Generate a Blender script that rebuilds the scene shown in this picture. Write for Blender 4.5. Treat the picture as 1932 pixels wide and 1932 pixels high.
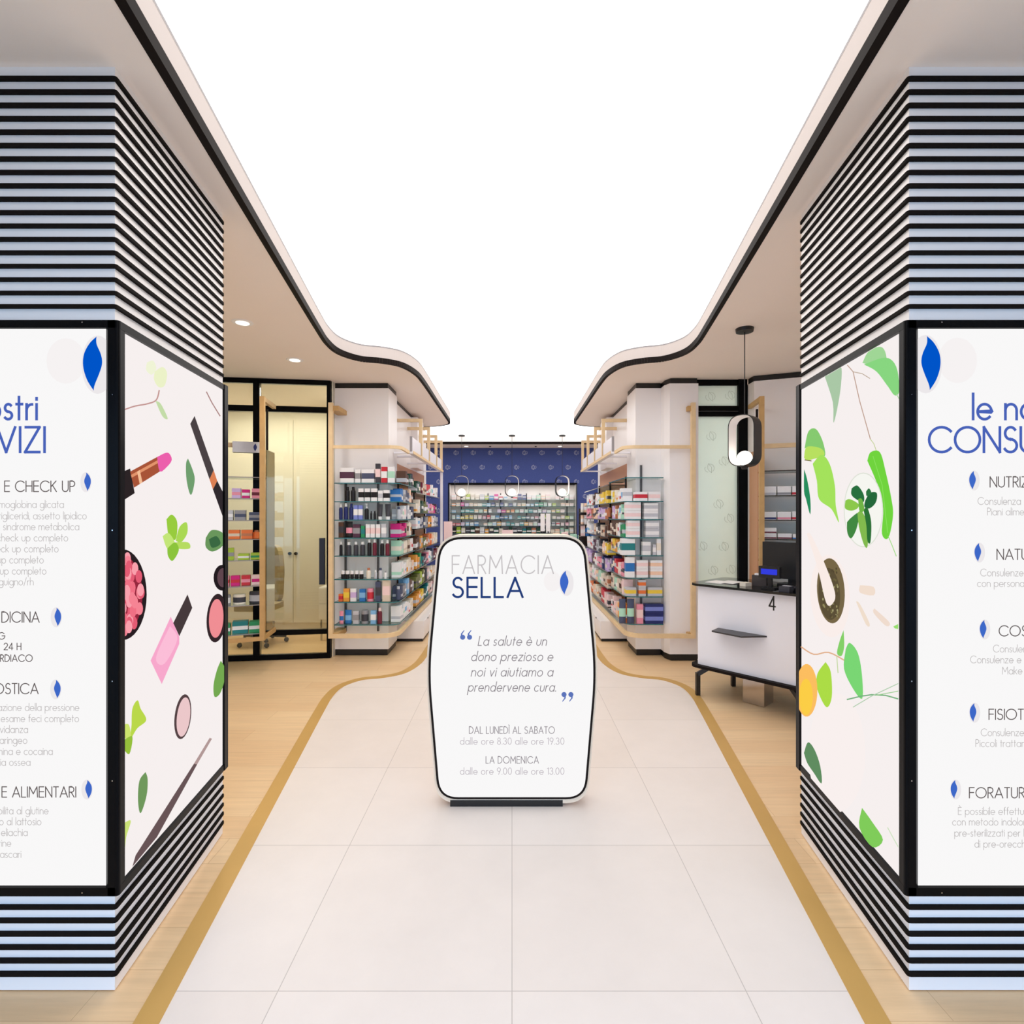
import bpy, math, random
from math import sin, cos, pi, radians, sqrt, atan2
random.seed(7)
S = bpy.context.scene
C = S.collection
for o in list(bpy.data.objects):
    bpy.data.objects.remove(o)

# ------------------------------------------------------------------ camera, world, exposure
EYE = 1.6
F = 1000.0
cam_d = bpy.data.cameras.new('camera')
cam_d.sensor_width = 36.0
cam_d.lens = 36.0 * F / 1932.0
cam_d.shift_y = 6.0 / 1932.0
cam_d.clip_start = 0.05
cam = bpy.data.objects.new('camera', cam_d)
cam.location = (0, 0, EYE)
cam.rotation_euler = (pi / 2, 0, 0)
C.objects.link(cam)
S.camera = cam
S.view_settings.view_transform = 'Standard'
S.view_settings.look = 'None'
S.view_settings.gamma = 1.0
S.view_settings.use_curve_mapping = False
S.view_settings.exposure = 0.0
W = bpy.data.worlds.new('daylight')
S.world = W
W.use_nodes = True
bg = W.node_tree.nodes['Background']
bg.inputs[0].default_value = (0.42, 0.66, 1.0, 1)
bg.inputs[1].default_value = 3.1
CEIL_GLOW = 2.2
S.cycles.max_bounces = 14
S.cycles.diffuse_bounces = 9
S.cycles.transparent_max_bounces = 16


def lin(c):
    c = c / 255.0
    return c / 12.92 if c <= 0.04045 else ((c + 0.055) / 1.055) ** 2.4


def L3(rgb):
    return (lin(rgb[0]), lin(rgb[1]), lin(rgb[2]), 1.0)


# ------------------------------------------------------------------ materials
MATS = {}


def mat(name, rgb, rough=0.5, metal=0.0, spec=0.5, noise=0.0, nscale=20.0):
    if name in MATS:
        return MATS[name]
    m = bpy.data.materials.new(name)
    m.use_nodes = True
    nt = m.node_tree
    b = nt.nodes['Principled BSDF']
    b.inputs['Base Color'].default_value = L3(rgb)
    b.inputs['Roughness'].default_value = rough
    b.inputs['Metallic'].default_value = metal
    b.inputs['Specular IOR Level'].default_value = spec
    if noise > 0:
        tc = nt.nodes.new('ShaderNodeTexCoord')
        n = nt.nodes.new('ShaderNodeTexNoise')
        n.inputs['Scale'].default_value = nscale
        n.inputs['Detail'].default_value = 6
        mx = nt.nodes.new('ShaderNodeMix')
        mx.data_type = 'RGBA'
        mx.inputs[6].default_value = L3([max(0, v * (1 - noise)) for v in rgb])
        mx.inputs[7].default_value = L3([min(255, v * (1 + noise)) for v in rgb])
        nt.links.new(tc.outputs['Object'], n.inputs['Vector'])
        nt.links.new(n.outputs['Fac'], mx.inputs[0])
        nt.links.new(mx.outputs[2], b.inputs['Base Color'])
    MATS[name] = m
    return m


def glow(name, rgb, s=1.0, sample=True):
    if name in MATS:
        return MATS[name]
    m = bpy.data.materials.new(name)
    m.use_nodes = True
    nt = m.node_tree
    nt.nodes.clear()
    e = nt.nodes.new('ShaderNodeEmission')
    e.inputs[0].default_value = L3(rgb)
    e.inputs[1].default_value = s
    o = nt.nodes.new('ShaderNodeOutputMaterial')
    nt.links.new(e.outputs[0], o.inputs[0])
    if not sample:
        m.cycles.emission_sampling = 'NONE'
    MATS[name] = m
    return m


def ink(rgb):
    return glow('backlit_ink_%d_%d_%d' % tuple(rgb), rgb, 1.0, False)


def glass(name, tint, alpha, rough=0.03):
    """clear pane: mostly see-through, a little mirror"""
    if name in MATS:
        return MATS[name]
    m = bpy.data.materials.new(name)
    m.use_nodes = True
    nt = m.node_tree
    nt.nodes.clear()
    t = nt.nodes.new('ShaderNodeBsdfTransparent')
    t.inputs[0].default_value = L3(tint)
    g = nt.nodes.new('ShaderNodeBsdfGlossy')
    g.inputs[0].default_value = (0.9, 0.95, 0.95, 1)
    g.inputs[1].default_value = rough
    mx = nt.nodes.new('ShaderNodeMixShader')
    fr = nt.nodes.new('ShaderNodeFresnel')
    fr.inputs[0].default_value = 1.45
    mt = nt.nodes.new('ShaderNodeMath')
    mt.operation = 'MULTIPLY_ADD'
    mt.inputs[1].default_value = 0.8
    mt.inputs[2].default_value = alpha
    nt.links.new(fr.outputs[0], mt.inputs[0])
    nt.links.new(mt.outputs[0], mx.inputs[0])
    nt.links.new(t.outputs[0], mx.inputs[1])
    nt.links.new(g.outputs[0], mx.inputs[2])
    o = nt.nodes.new('ShaderNodeOutputMaterial')
    nt.links.new(mx.outputs[0], o.inputs[0])
    MATS[name] = m
    return m


def brick_floor(name, c1, c2, cm, bw, rh, mortar, offx, offy, offset, rough, grain):
    m = bpy.data.materials.new(name)
    m.use_nodes = True
    nt = m.node_tree
    b = nt.nodes['Principled BSDF']
    tc = nt.nodes.new('ShaderNodeTexCoord')
    mp = nt.nodes.new('ShaderNodeMapping')
    mp.inputs['Location'].default_value = (offx, offy, 0)
    br = nt.nodes.new('ShaderNodeTexBrick')
    br.offset = offset
    br.inputs['Color1'].default_value = L3(c1)
    br.inputs['Color2'].default_value = L3(c2)
    br.inputs['Mortar'].default_value = L3(cm)
    br.inputs['Scale'].default_value = 1.0
    br.inputs['Mortar Size'].default_value = mortar
    br.inputs['Mortar Smooth'].default_value = 0.1
    br.inputs['Bias'].default_value = 0.0
    br.inputs['Brick Width'].default_value = bw
    br.inputs['Row Height'].default_value = rh
    nt.links.new(tc.outputs['Object'], mp.inputs[0])
    nt.links.new(mp.outputs[0], br.inputs['Vector'])
    mp2 = nt.nodes.new('ShaderNodeMapping')
    mp2.inputs['Scale'].default_value = grain[0]
    n = nt.nodes.new('ShaderNodeTexNoise')
    n.inputs['Scale'].default_value = 3.0
    n.inputs['Detail'].default_value = 8
    n.inputs['Roughness'].default_value = 0.65
    nt.links.new(tc.outputs['Object'], mp2.inputs[0])
    nt.links.new(mp2.outputs[0], n.inputs['Vector'])
    rp = nt.nodes.new('ShaderNodeMapRange')
    rp.inputs[1].default_value = 0.3
    rp.inputs[2].default_value = 0.7
    rp.inputs[3].default_value = 1 - grain[1]
    rp.inputs[4].default_value = 1 + grain[1] * 0.4
    nt.links.new(n.outputs['Fac'], rp.inputs[0])
    mx = nt.nodes.new('ShaderNodeVectorMath')
    mx.operation = 'SCALE'
    nt.links.new(br.outputs['Color'], mx.inputs[0])
    nt.links.new(rp.outputs[0], mx.inputs['Scale'])
    nt.links.new(mx.outputs[0], b.inputs['Base Color'])
    b.inputs['Roughness'].default_value = rough
    b.inputs['Specular IOR Level'].default_value = 0.35
    MATS[name] = m
    return m


WOODF = brick_floor('oak_floor', (238, 207, 164), (231, 196, 152), (206, 170, 128), 1.4, 0.19, 0.0012, 0, 0.03, 0.37, 0.42, ((0.7, 14, 1), 0.11))
TILEF = brick_floor('stone_tile_floor', (236, 227, 220), (233, 223, 215), (194, 184, 177), 0.787, 0.787, 0.0016, 0, -0.208, 0.0, 0.4, ((1.2, 1.2, 1), 0.035))
BRASS = mat('satin_brass_strip', (206, 164, 92), 0.45, 0.15, 0.5, 0.05, 3)
SOFF = mat('soffit_paint', (250, 238, 229), 0.85, 0, 0.2, 0.01, 2)
WHITE = mat('white_lacquer', (245, 242, 242), 0.35, 0, 0.4, 0.006, 3)
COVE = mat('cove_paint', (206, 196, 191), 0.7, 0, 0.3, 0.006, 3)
CLAD = mat('white_cladding', (248, 243, 240), 0.5, 0, 0.4, 0.006, 3)
BLACK = mat('black_lacquer', (22, 21, 22), 0.35, 0, 0.5, 0.1, 8)
BLACKT = mat('black_trim', (28, 22, 20), 0.6, 0, 0.08, 0.1, 8)
FRAME = mat('black_gloss_frame', (9, 9, 11), 0.3, 0, 0.07, 0.05, 8)
SLAT = mat('dark_slat', (24, 20, 18), 0.7, 0, 0.05, 0.08, 10)
WOOD = mat('light_oak_batten', (232, 204, 160), 0.5, 0, 0.3, 0.06, 12)
GOLDW = mat('golden_oak_frame', (196, 158, 104), 0.5, 0, 0.3, 0.08, 12)
PALEW = mat('pale_wood_edge', (246, 224, 198), 0.5, 0, 0.3, 0.04, 12)
BLUEW = mat('navy_wallpaper', (68, 82, 142), 0.8, 0, 0.2, 0.05, 30)
BLUEP = mat('navy_wallpaper_print', (172, 178, 204), 0.7)
CREAM = mat('cream_lacquer', (218, 214, 202), 0.5, 0, 0.3, 0.02, 4)
BRONZE = mat('bronze_mirror', (206, 148, 108), 0.4, 0.25, 0.5, 0.03, 4)
STEEL = mat('brushed_steel', (190, 180, 172), 0.16, 0.9, 0.5, 0.03, 30)
CHROME = mat('chrome', (200, 200, 200), 0.12, 1.0)
TEAL = mat('glass_edge', (40, 112, 118), 0.15, 0, 0.6, 0.05, 9)
DARKE = mat('dark_glass_edge', (48, 38, 34), 0.2, 0, 0.6, 0.05, 9)
GREYM = mat('grey_metal', (90, 92, 96), 0.35, 0.6)
LEDGEW = mat('ledge_panel_white', (236, 234, 240), 0.4)
GREYE = mat('grey_edge', (150, 146, 148), 0.5)
GLASS = glass('clear_glass', (238, 248, 246), 0.02)
GLASSO = glass('office_glass', (246, 244, 232), 0.01)
SHELFG = glass('shelf_glass', (224, 241, 239), 0.02)
FROST = None


def frosted():
    m = bpy.data.materials.new('frosted_glass')
    m.use_nodes = True
    nt = m.node_tree
    nt.nodes.clear()
    d = nt.nodes.new('ShaderNodeBsdfDiffuse')
    d.inputs[0].default_value = L3((216, 227, 223))
    tr = nt.nodes.new('ShaderNodeBsdfTranslucent')
    tr.inputs[0].default_value = L3((220, 231, 228))
    g = nt.nodes.new('ShaderNodeBsdfGlossy')
    g.inputs[1].default_value = 0.18
    a = nt.nodes.new('ShaderNodeMixShader')
    a.inputs[0].default_value = 0.55
    nt.links.new(d.outputs[0], a.inputs[1])
    nt.links.new(tr.outputs[0], a.inputs[2])
    b = nt.nodes.new('ShaderNodeMixShader')
    b.inputs[0].default_value = 0.08
    nt.links.new(a.outputs[0], b.inputs[1])
    nt.links.new(g.outputs[0], b.inputs[2])
    o = nt.nodes.new('ShaderNodeOutputMaterial')
    nt.links.new(b.outputs[0], o.inputs[0])
    return m


FROST = frosted()
LUM = glow('luminous_stretch_ceiling', (255, 250, 247), CEIL_GLOW)
LIT = glow('backlit_white_panel', (252, 251, 251), 0.97)
LITSIDE = glow('backlit_print_ground', (250, 243, 242), 0.97)
BULB = glow('lamp_glow', (255, 246, 232), 5.0)
DOWN = glow('downlight_glow', (255, 248, 235), 3.0)


# ------------------------------------------------------------------ mesh builder
class MB:
    def __init__(self):
        self.v = []
        self.f = []
        self.m = []
        self.mats = []

    def mi(self, m):
        if m not in self.mats:
            self.mats.append(m)
        return self.mats.index(m)

    def add(self, vs, fs, m):
        n = len(self.v)
        self.v += [tuple(p) for p in vs]
        k = self.mi(m)
        for f in fs:
            self.f.append([i + n for i in f])
            self.m.append(k)
        return self

    def box(self, x0, x1, y0, y1, z0, z1, m):
        vs = [(x0, y0, z0), (x1, y0, z0), (x1, y1, z0), (x0, y1, z0), (x0, y0, z1), (x1, y0, z1), (x1, y1, z1), (x0, y1, z1)]
        return self.add(vs, [(0, 3, 2, 1), (4, 5, 6, 7), (0, 1, 5, 4), (1, 2, 6, 5), (2, 3, 7, 6), (3, 0, 4, 7)], m)

    def prism(self, poly, z0, z1, m, mside=None):
        """plan polygon pulled up from z0 to z1"""
        n = len(poly)
        vs = [(p[0], p[1], z0) for p in poly] + [(p[0], p[1], z1) for p in poly]
        self.add(vs, [list(range(n))[::-1], list(range(n, 2 * n))], m)
        self.add(vs, [(i, (i + 1) % n, n + (i + 1) % n, n + i) for i in range(n)], mside or m)
        return self

    def slab(self, poly, o, u, w, d, m, mside=None):
        """polygon (a,b) in the plane o + a*u + b*up, given thickness along w by d"""
        n = len(poly)
        fr = [(o[0] + a * u[0], o[1] + a * u[1], o[2] + b) for a, b in poly]
        bk = [(p[0] + w[0] * d, p[1] + w[1] * d, p[2]) for p in fr]
        self.add(fr + bk, [list(range(n)), list(range(n, 2 * n))[::-1]], m)
        self.add(fr + bk, [(i, n + i, n + (i + 1) % n, (i + 1) % n) for i in range(n)], mside or m)
        return self

    def rings(self, cx, cy, prof, n=12, ang=0.0):
        """stack of rings (z, rx, ry, material of the band above)"""
        k = len(self.v)
        ca, sa = cos(ang), sin(ang)
        for (z, rx, ry, m) in prof:
            for i in range(n):
                if n == 4:
                    a, b = [(-1, -1), (1, -1), (1, 1), (-1, 1)][i]
                    a *= rx
                    b *= ry
                else:
                    t = 2 * pi * i / n
                    a, b = rx * cos(t), ry * sin(t)
                self.v.append((cx + a * ca - b * sa, cy + a * sa + b * ca, z))
        for j in range(len(prof) - 1):
            mi = self.mi(prof[j][3])
            for i in range(n):
                self.f.append([k + j * n + i, k + j * n + (i + 1) % n, k + (j + 1) * n + (i + 1) % n, k + (j + 1) * n + i])
                self.m.append(mi)
        self.f.append([k + i for i in range(n)][::-1])
        self.m.append(self.mi(prof[0][3]))
        e = k + (len(prof) - 1) * n
        self.f.append([e + i for i in range(n)])
        self.m.append(self.mi(prof[-1][3]))
        return self

    def bar(self, p, q, w, h, m):
        """straight bar from p to q, w across (level), h the other way"""
        d = [q[i] - p[i] for i in range(3)]
        l = sqrt(sum(x * x for x in d))
        d = [x / l for x in d]
        if abs(d[2]) > 0.95:
            s = (1, 0, 0)
        else:
            s = (-d[1], d[0], 0)
            ls = sqrt(s[0] ** 2 + s[1] ** 2)
            s = (s[0] / ls, s[1] / ls, 0)
        t = (d[1] * s[2] - d[2] * s[1], d[2] * s[0] - d[0] * s[2], d[0] * s[1] - d[1] * s[0])
        vs = []
        for e in (p, q):
            for a, b in ((-1, -1), (1, -1), (1, 1), (-1, 1)):
                vs.append(tuple(e[i] + s[i] * a * w / 2 + t[i] * b * h / 2 for i in range(3)))
        return self.add(vs, [(3, 2, 1, 0), (4, 5, 6, 7), (0, 1, 5, 4), (1, 2, 6, 5), (2, 3, 7, 6), (3, 0, 4, 7)], m)

    def sweep(self, path, w, h, m, closed=False):
        """rectangular bar along a level plan path [(x,y)] with bottom z given in path[.][2]"""
        n = len(path)
        vs = []
        for i in range(n):
            a = path[(i - 1) % n] if (closed or i > 0) else path[i]
            b = path[(i + 1) % n] if (closed or i < n - 1) else path[i]
            dx, dy = b[0] - a[0], b[1] - a[1]
            l = sqrt(dx * dx + dy * dy) or 1
            nx, ny = -dy / l, dx / l
            x, y, z = path[i]
            for s, t in ((-1, 0), (1, 0), (1, 1), (-1, 1)):
                vs.append((x + nx * s * w / 2, y + ny * s * w / 2, z + t * h))
        fs = []
        for i in range(n if closed else n - 1):
            j = (i + 1) % n
            for k in range(4):
                fs.append((i * 4 + k, i * 4 + (k + 1) % 4, j * 4 + (k + 1) % 4, j * 4 + k))
        if not closed:
            fs += [(0, 3, 2, 1), ((n - 1) * 4, (n - 1) * 4 + 1, (n - 1) * 4 + 2, (n - 1) * 4 + 3)]
        return self.add(vs, fs, m)

    def tube(self, path, r, m, n=8):
        k0 = len(self.v)
        N = len(path)
        up = (0.0, 0.0, 1.0)
        vs = []
        for i in range(N):
            a, b = path[max(i - 1, 0)], path[min(i + 1, N - 1)]
            d = [b[j] - a[j] for j in range(3)]
            l = sqrt(sum(x * x for x in d)) or 1
            d = [x / l for x in d]
            ref = up if abs(d[2]) < 0.9 else (1.0, 0.0, 0.0)
            s = (d[1] * ref[2] - d[2] * ref[1], d[2] * ref[0] - d[0] * ref[2], d[0] * ref[1] - d[1] * ref[0])
            ls = sqrt(sum(x * x for x in s))
            s = [x / ls for x in s]
            t = (d[1] * s[2] - d[2] * s[1], d[2] * s[0] - d[0] * s[2], d[0] * s[1] - d[1] * s[0])
            for q in range(n):
                c, e = cos(2 * pi * q / n) * r, sin(2 * pi * q / n) * r
                vs.append(tuple(path[i][j] + s[j] * c + t[j] * e for j in range(3)))
        fs = [(i * n + q, i * n + (q + 1) % n, (i + 1) * n + (q + 1) % n, (i + 1) * n + q) for i in range(N - 1) for q in range(n)]
        fs += [tuple(range(n))[::-1], tuple((N - 1) * n + q for q in range(n))]
        return self.add(vs, fs, m)

    def ball(self, c, r, m, nu=14, nv=9, sz=1.0):
        prof = []
        for j in range(1, nv):
            t = -pi / 2 + pi * j / nv
            prof.append((c[2] + r * sz * sin(t), r * cos(t), r * cos(t), m))
        return self.rings(c[0], c[1], prof, nu)

    def build(self, name, parent=None, origin=None, smooth=False):
        me = bpy.data.meshes.new(name)
        o = bpy.data.objects.new(name, me)
        C.objects.link(o)
        off = (0, 0, 0)
        if parent is not None:
            o.parent = parent
            off = wloc(parent)
        elif origin is not None:
            off = origin
            o.location = origin
        me.from_pydata([(v[0] - off[0], v[1] - off[1], v[2] - off[2]) for v in self.v], [], self.f)
        for m in self.mats:
            me.materials.append(m)
        me.polygons.foreach_set('material_index', self.m)
        if smooth:
            me.polygons.foreach_set('use_smooth', [True] * len(self.f))
        me.update()
        return o


def wloc(o):
    x, y, z = o.location
    if o.parent:
        a = wloc(o.parent)
        return (x + a[0], y + a[1], z + a[2])
    return (x, y, z)


def tag(o, label, cat, group=None, kind=None):
    o['label'] = label
    if cat:
        o['category'] = cat
    if group:
        o['group'] = group
    if kind:
        o['kind'] = kind
    return o


def thing(name, loc, label, cat, group=None):
    o = bpy.data.objects.new(name, None)
    o.location = loc
    o.empty_display_size = 0.1
    C.objects.link(o)
    return tag(o, label, cat, group)


def struct(o, label=None):
    o['kind'] = 'structure'
    if label:
        o['label'] = label
    return o


def catmull(pts, n=8):
    out = []
    for i in range(len(pts) - 1):
        p0 = pts[max(i - 1, 0)]
        p1, p2 = pts[i], pts[i + 1]
        p3 = pts[min(i + 2, len(pts) - 1)]
        for k in range(n):
            t = k / n
            out.append(tuple(0.5 * (2 * p1[j] + (p2[j] - p0[j]) * t + (2 * p0[j] - 5 * p1[j] + 4 * p2[j] - p3[j]) * t * t + (3 * p1[j] - p0[j] - 3 * p2[j] + p3[j]) * t ** 3) for j in range(2)))
    out.append(tuple(pts[-1]))
    return out


def rounded(poly, r, n=6):
    """round the corners of a plan polygon"""
    out = []
    N = len(poly)
    for i in range(N):
        p, a, b = poly[i], poly[i - 1], poly[(i + 1) % N]
        rr = r[i] if isinstance(r, (list, tuple)) else r
        da = sqrt((a[0] - p[0]) ** 2 + (a[1] - p[1]) ** 2)
        db = sqrt((b[0] - p[0]) ** 2 + (b[1] - p[1]) ** 2)
        k = min(rr, da * 0.49, db * 0.49)
        A = (p[0] + (a[0] - p[0]) * k / da, p[1] + (a[1] - p[1]) * k / da)
        B = (p[0] + (b[0] - p[0]) * k / db, p[1] + (b[1] - p[1]) * k / db)
        if k < 1e-5:
            out.append(p)
            continue
        for q in range(n + 1):
            t = q / n
            out.append(((1 - t) ** 2 * A[0] + 2 * t * (1 - t) * p[0] + t * t * B[0], (1 - t) ** 2 * A[1] + 2 * t * (1 - t) * p[1] + t * t * B[1]))
    return out


def ell(cx, cy, rx, ry, n=28, rot=0.0):
    c, s = cos(rot), sin(rot)
    return [(cx + rx * cos(2 * pi * i / n) * c - ry * sin(2 * pi * i / n) * s, cy + rx * cos(2 * pi * i / n) * s + ry * sin(2 * pi * i / n) * c) for i in range(n)]


# ------------------------------------------------------------------ a thin geometric stroke alphabet
def arc(cx, cy, rx, ry, a0, a1, n=14):
    return [(cx + rx * cos(radians(a0 + (a1 - a0) * i / n)), cy + ry * sin(radians(a0 + (a1 - a0) * i / n))) for i in range(n + 1)]


R = 0.31


def _glyphs():
    G = {}
    ci = arc(R, R, R, R, 0, 360, 24)
    G['a'] = (0.62, [ci, [(0.62, 0), (0.62, 0.62)]])
    G['b'] = (0.62, [ci, [(0, 0), (0, 1.05)]])
    G['c'] = (0.54, [arc(R, R, R, R, 48, 312)])
    G['d'] = (0.62, [ci, [(0.62, 0), (0.62, 1.05)]])
    G['e'] = (0.62, [[(0.0, R), (0.62, R)] + arc(R, R, R, R, 0, 318, 22)])
    G['f'] = (0.28, [[(0.11, 0), (0.11, 0.86)] + arc(0.27, 0.86, 0.16, 0.17, 180, 90, 6), [(0, 0.62), (0.27, 0.62)]])
    G['g'] = (0.62, [ci, [(0.62, 0.62), (0.62, -0.1)] + arc(R, -0.1, R, 0.26, 0, -150, 10)])
    G['h'] = (0.5, [[(0, 0), (0, 1.05)], arc(0.25, 0.37, 0.25, 0.25, 180, 0, 10) + [(0.5, 0)]])
    G['i'] = (0.0, [[(0, 0), (0, 0.62)], [(0, 0.80), (0, 0.87)]])
    G['k'] = (0.44, [[(0, 0), (0, 1.05)], [(0.4, 0.62), (0, 0.26)], [(0.12, 0.36), (0.44, 0)]])
    G['l'] = (0.0, [[(0, 0), (0, 1.05)]])
    G['m'] = (0.84, [[(0, 0), (0, 0.62)], arc(0.21, 0.4, 0.21, 0.22, 180, 0, 9) + [(0.42, 0)], arc(0.63, 0.4, 0.21, 0.22, 180, 0, 9) + [(0.84, 0)]])
    G['n'] = (0.5, [[(0, 0), (0, 0.62)], arc(0.25, 0.37, 0.25, 0.25, 180, 0, 10) + [(0.5, 0)]])
    G['o'] = (0.62, [ci])
    G['p'] = (0.62, [ci, [(0, 0.62), (0, -0.36)]])
    G['q'] = (0.62, [ci, [(0.62, 0.62), (0.62, -0.36)]])
    G['r'] = (0.26, [[(0, 0), (0, 0.62)], arc(0.24, 0.36, 0.24, 0.25, 180, 85, 7)])
    G['s'] = (0.36, [arc(0.19, 0.465, 0.155, 0.155, 40, 270, 10) + arc(0.18, 0.155, 0.175, 0.155, 90, -145, 10)])
    G['t'] = (0.27, [[(0.12, 0), (0.12, 0.92)], [(0, 0.62), (0.27, 0.62)]])
    G['u'] = (0.5, [[(0, 0.62)] + arc(0.25, 0.25, 0.25, 0.25, 180, 360, 10) + [(0.5, 0.62)]])
    G['v'] = (0.5, [[(0, 0.62), (0.25, 0), (0.5, 0.62)]])
    G['z'] = (0.46, [[(0.02, 0.62), (0.46, 0.62), (0, 0), (0.46, 0)]])
    G['è'] = (0.62, G['e'][1] + [[(0.2, 0.95), (0.36, 0.78)]])
    G['A'] = (0.76, [[(0, 0), (0.38, 1), (0.76, 0)], [(0.13, 0.32), (0.63, 0.32)]])
    G['B'] = (0.5, [[(0, 0), (0, 1), (0.22, 1)] + arc(0.22, 0.76, 0.22, 0.24, 90, -90, 8) + [(0, 0.52)], [(0.22, 0.52)] + arc(0.24, 0.26, 0.26, 0.26, 90, -90, 8) + [(0, 0)]])
    G['C'] = (0.88, [arc(0.5, 0.5, 0.5, 0.5, 42, 318, 24)])
    G['D'] = (0.68, [[(0, 0), (0, 1), (0.18, 1)] + arc(0.18, 0.5, 0.5, 0.5, 90, -90, 16) + [(0, 0)]])
    G['E'] = (0.48, [[(0.48, 1), (0, 1), (0, 0), (0.48, 0)], [(0, 0.53), (0.46, 0.53)]])
    G['È'] = (0.48, G['E'][1] + [[(0.14, 1.28), (0.3, 1.1)]])
    G['F'] = (0.46, [[(0.46, 1), (0, 1), (0, 0)], [(0, 0.52), (0.42, 0.52)]])
    G['G'] = (0.94, [arc(0.5, 0.5, 0.5, 0.5, 42, 360, 26) + [(0.56, 0.5)]])
    G['H'] = (0.6, [[(0, 0), (0, 1)], [(0.6, 0), (0.6, 1)], [(0, 0.53), (0.6, 0.53)]])
    G['I'] = (0.0, [[(0, 0), (0, 1)]])
    G['Ì'] = (0.0, [[(0, 0), (0, 1)], [(-0.06, 1.26), (0.06, 1.1)]])
    G['K'] = (0.55, [[(0, 0), (0, 1)], [(0.52, 1), (0, 0.45)], [(0.16, 0.6), (0.55, 0)]])
    G['L'] = (0.42, [[(0, 1), (0, 0), (0.42, 0)]])
    G['M'] = (0.86, [[(0, 0), (0.06, 1), (0.43, 0.32), (0.8, 1), (0.86, 0)]])
    G['N'] = (0.64, [[(0, 0), (0, 1), (0.64, 0), (0.64, 1)]])
    G['O'] = (1.0, [arc(0.5, 0.5, 0.5, 0.5, 0, 360, 30)])
    G['P'] = (0.48, [[(0, 0), (0, 1), (0.22, 1)] + arc(0.22, 0.74, 0.26, 0.26, 90, -90, 9) + [(0, 0.48)]])
    G['R'] = (0.5, [[(0, 0), (0, 1), (0.22, 1)] + arc(0.22, 0.74, 0.26, 0.26, 90, -90, 9) + [(0, 0.48)], [(0.2, 0.48), (0.5, 0)]])
    G['S'] = (0.52, [arc(0.27, 0.755, 0.22, 0.245, 35, 270, 14) + arc(0.26, 0.26, 0.26, 0.26, 90, -150, 14)])
    G['T'] = (0.5, [[(0.25, 0), (0.25, 1)], [(0, 1), (0.5, 1)]])
    G['U'] = (0.58, [[(0, 1)] + arc(0.29, 0.29, 0.29, 0.29, 180, 360, 12) + [(0.58, 1)]])
    G['V'] = (0.72, [[(0, 1), (0.36, 0), (0.72, 1)]])
    G['Z'] = (0.58, [[(0.02, 1), (0.58, 1), (0, 0), (0.58, 0)]])
    G['0'] = (0.56, [arc(0.28, 0.5, 0.28, 0.5, 0, 360, 24)])
    G['1'] = (0.18, [[(0, 0.88), (0.18, 1), (0.18, 0)]])
    G['2'] = (0.54, [arc(0.27, 0.73, 0.26, 0.27, 165, -40, 12) + [(0, 0), (0.54, 0)]])
    G['3'] = (0.5, [arc(0.24, 0.76, 0.22, 0.24, 160, -90, 12), arc(0.24, 0.26, 0.26, 0.26, 90, -160, 12)])
    G['4'] = (0.6, [[(0.44, 0), (0.44, 1), (0, 0.26), (0.6, 0.26)]])
    G['8'] = (0.52, [arc(0.26, 0.76, 0.21, 0.24, 0, 360, 20), arc(0.26, 0.26, 0.26, 0.26, 0, 360, 20)])
    G['9'] = (0.54, [arc(0.27, 0.72, 0.27, 0.28, 0, 360, 20), [(0.53, 0.66), (0.22, 0)]])
    G['.'] = (0.0, [[(0, 0), (0, 0.06)]])
    G[','] = (0.0, [[(0.02, 0.06), (-0.03, -0.12)]])
    G['-'] = (0.3, [[(0, 0.32), (0.3, 0.32)]])
    G['/'] = (0.4, [[(0, -0.1), (0.4, 1.05)]])
    return G


GL = _glyphs()


def text_strokes(s, gap=0.19, space=0.42):
    x = 0.0
    out = []
    for ch in s:
        if ch == ' ':
            x += space
            continue
        w, st = GL[ch]
        for p in st:
            out.append([(x + a, b) for a, b in p])
        x += w + gap
    return out, x - gap


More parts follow.
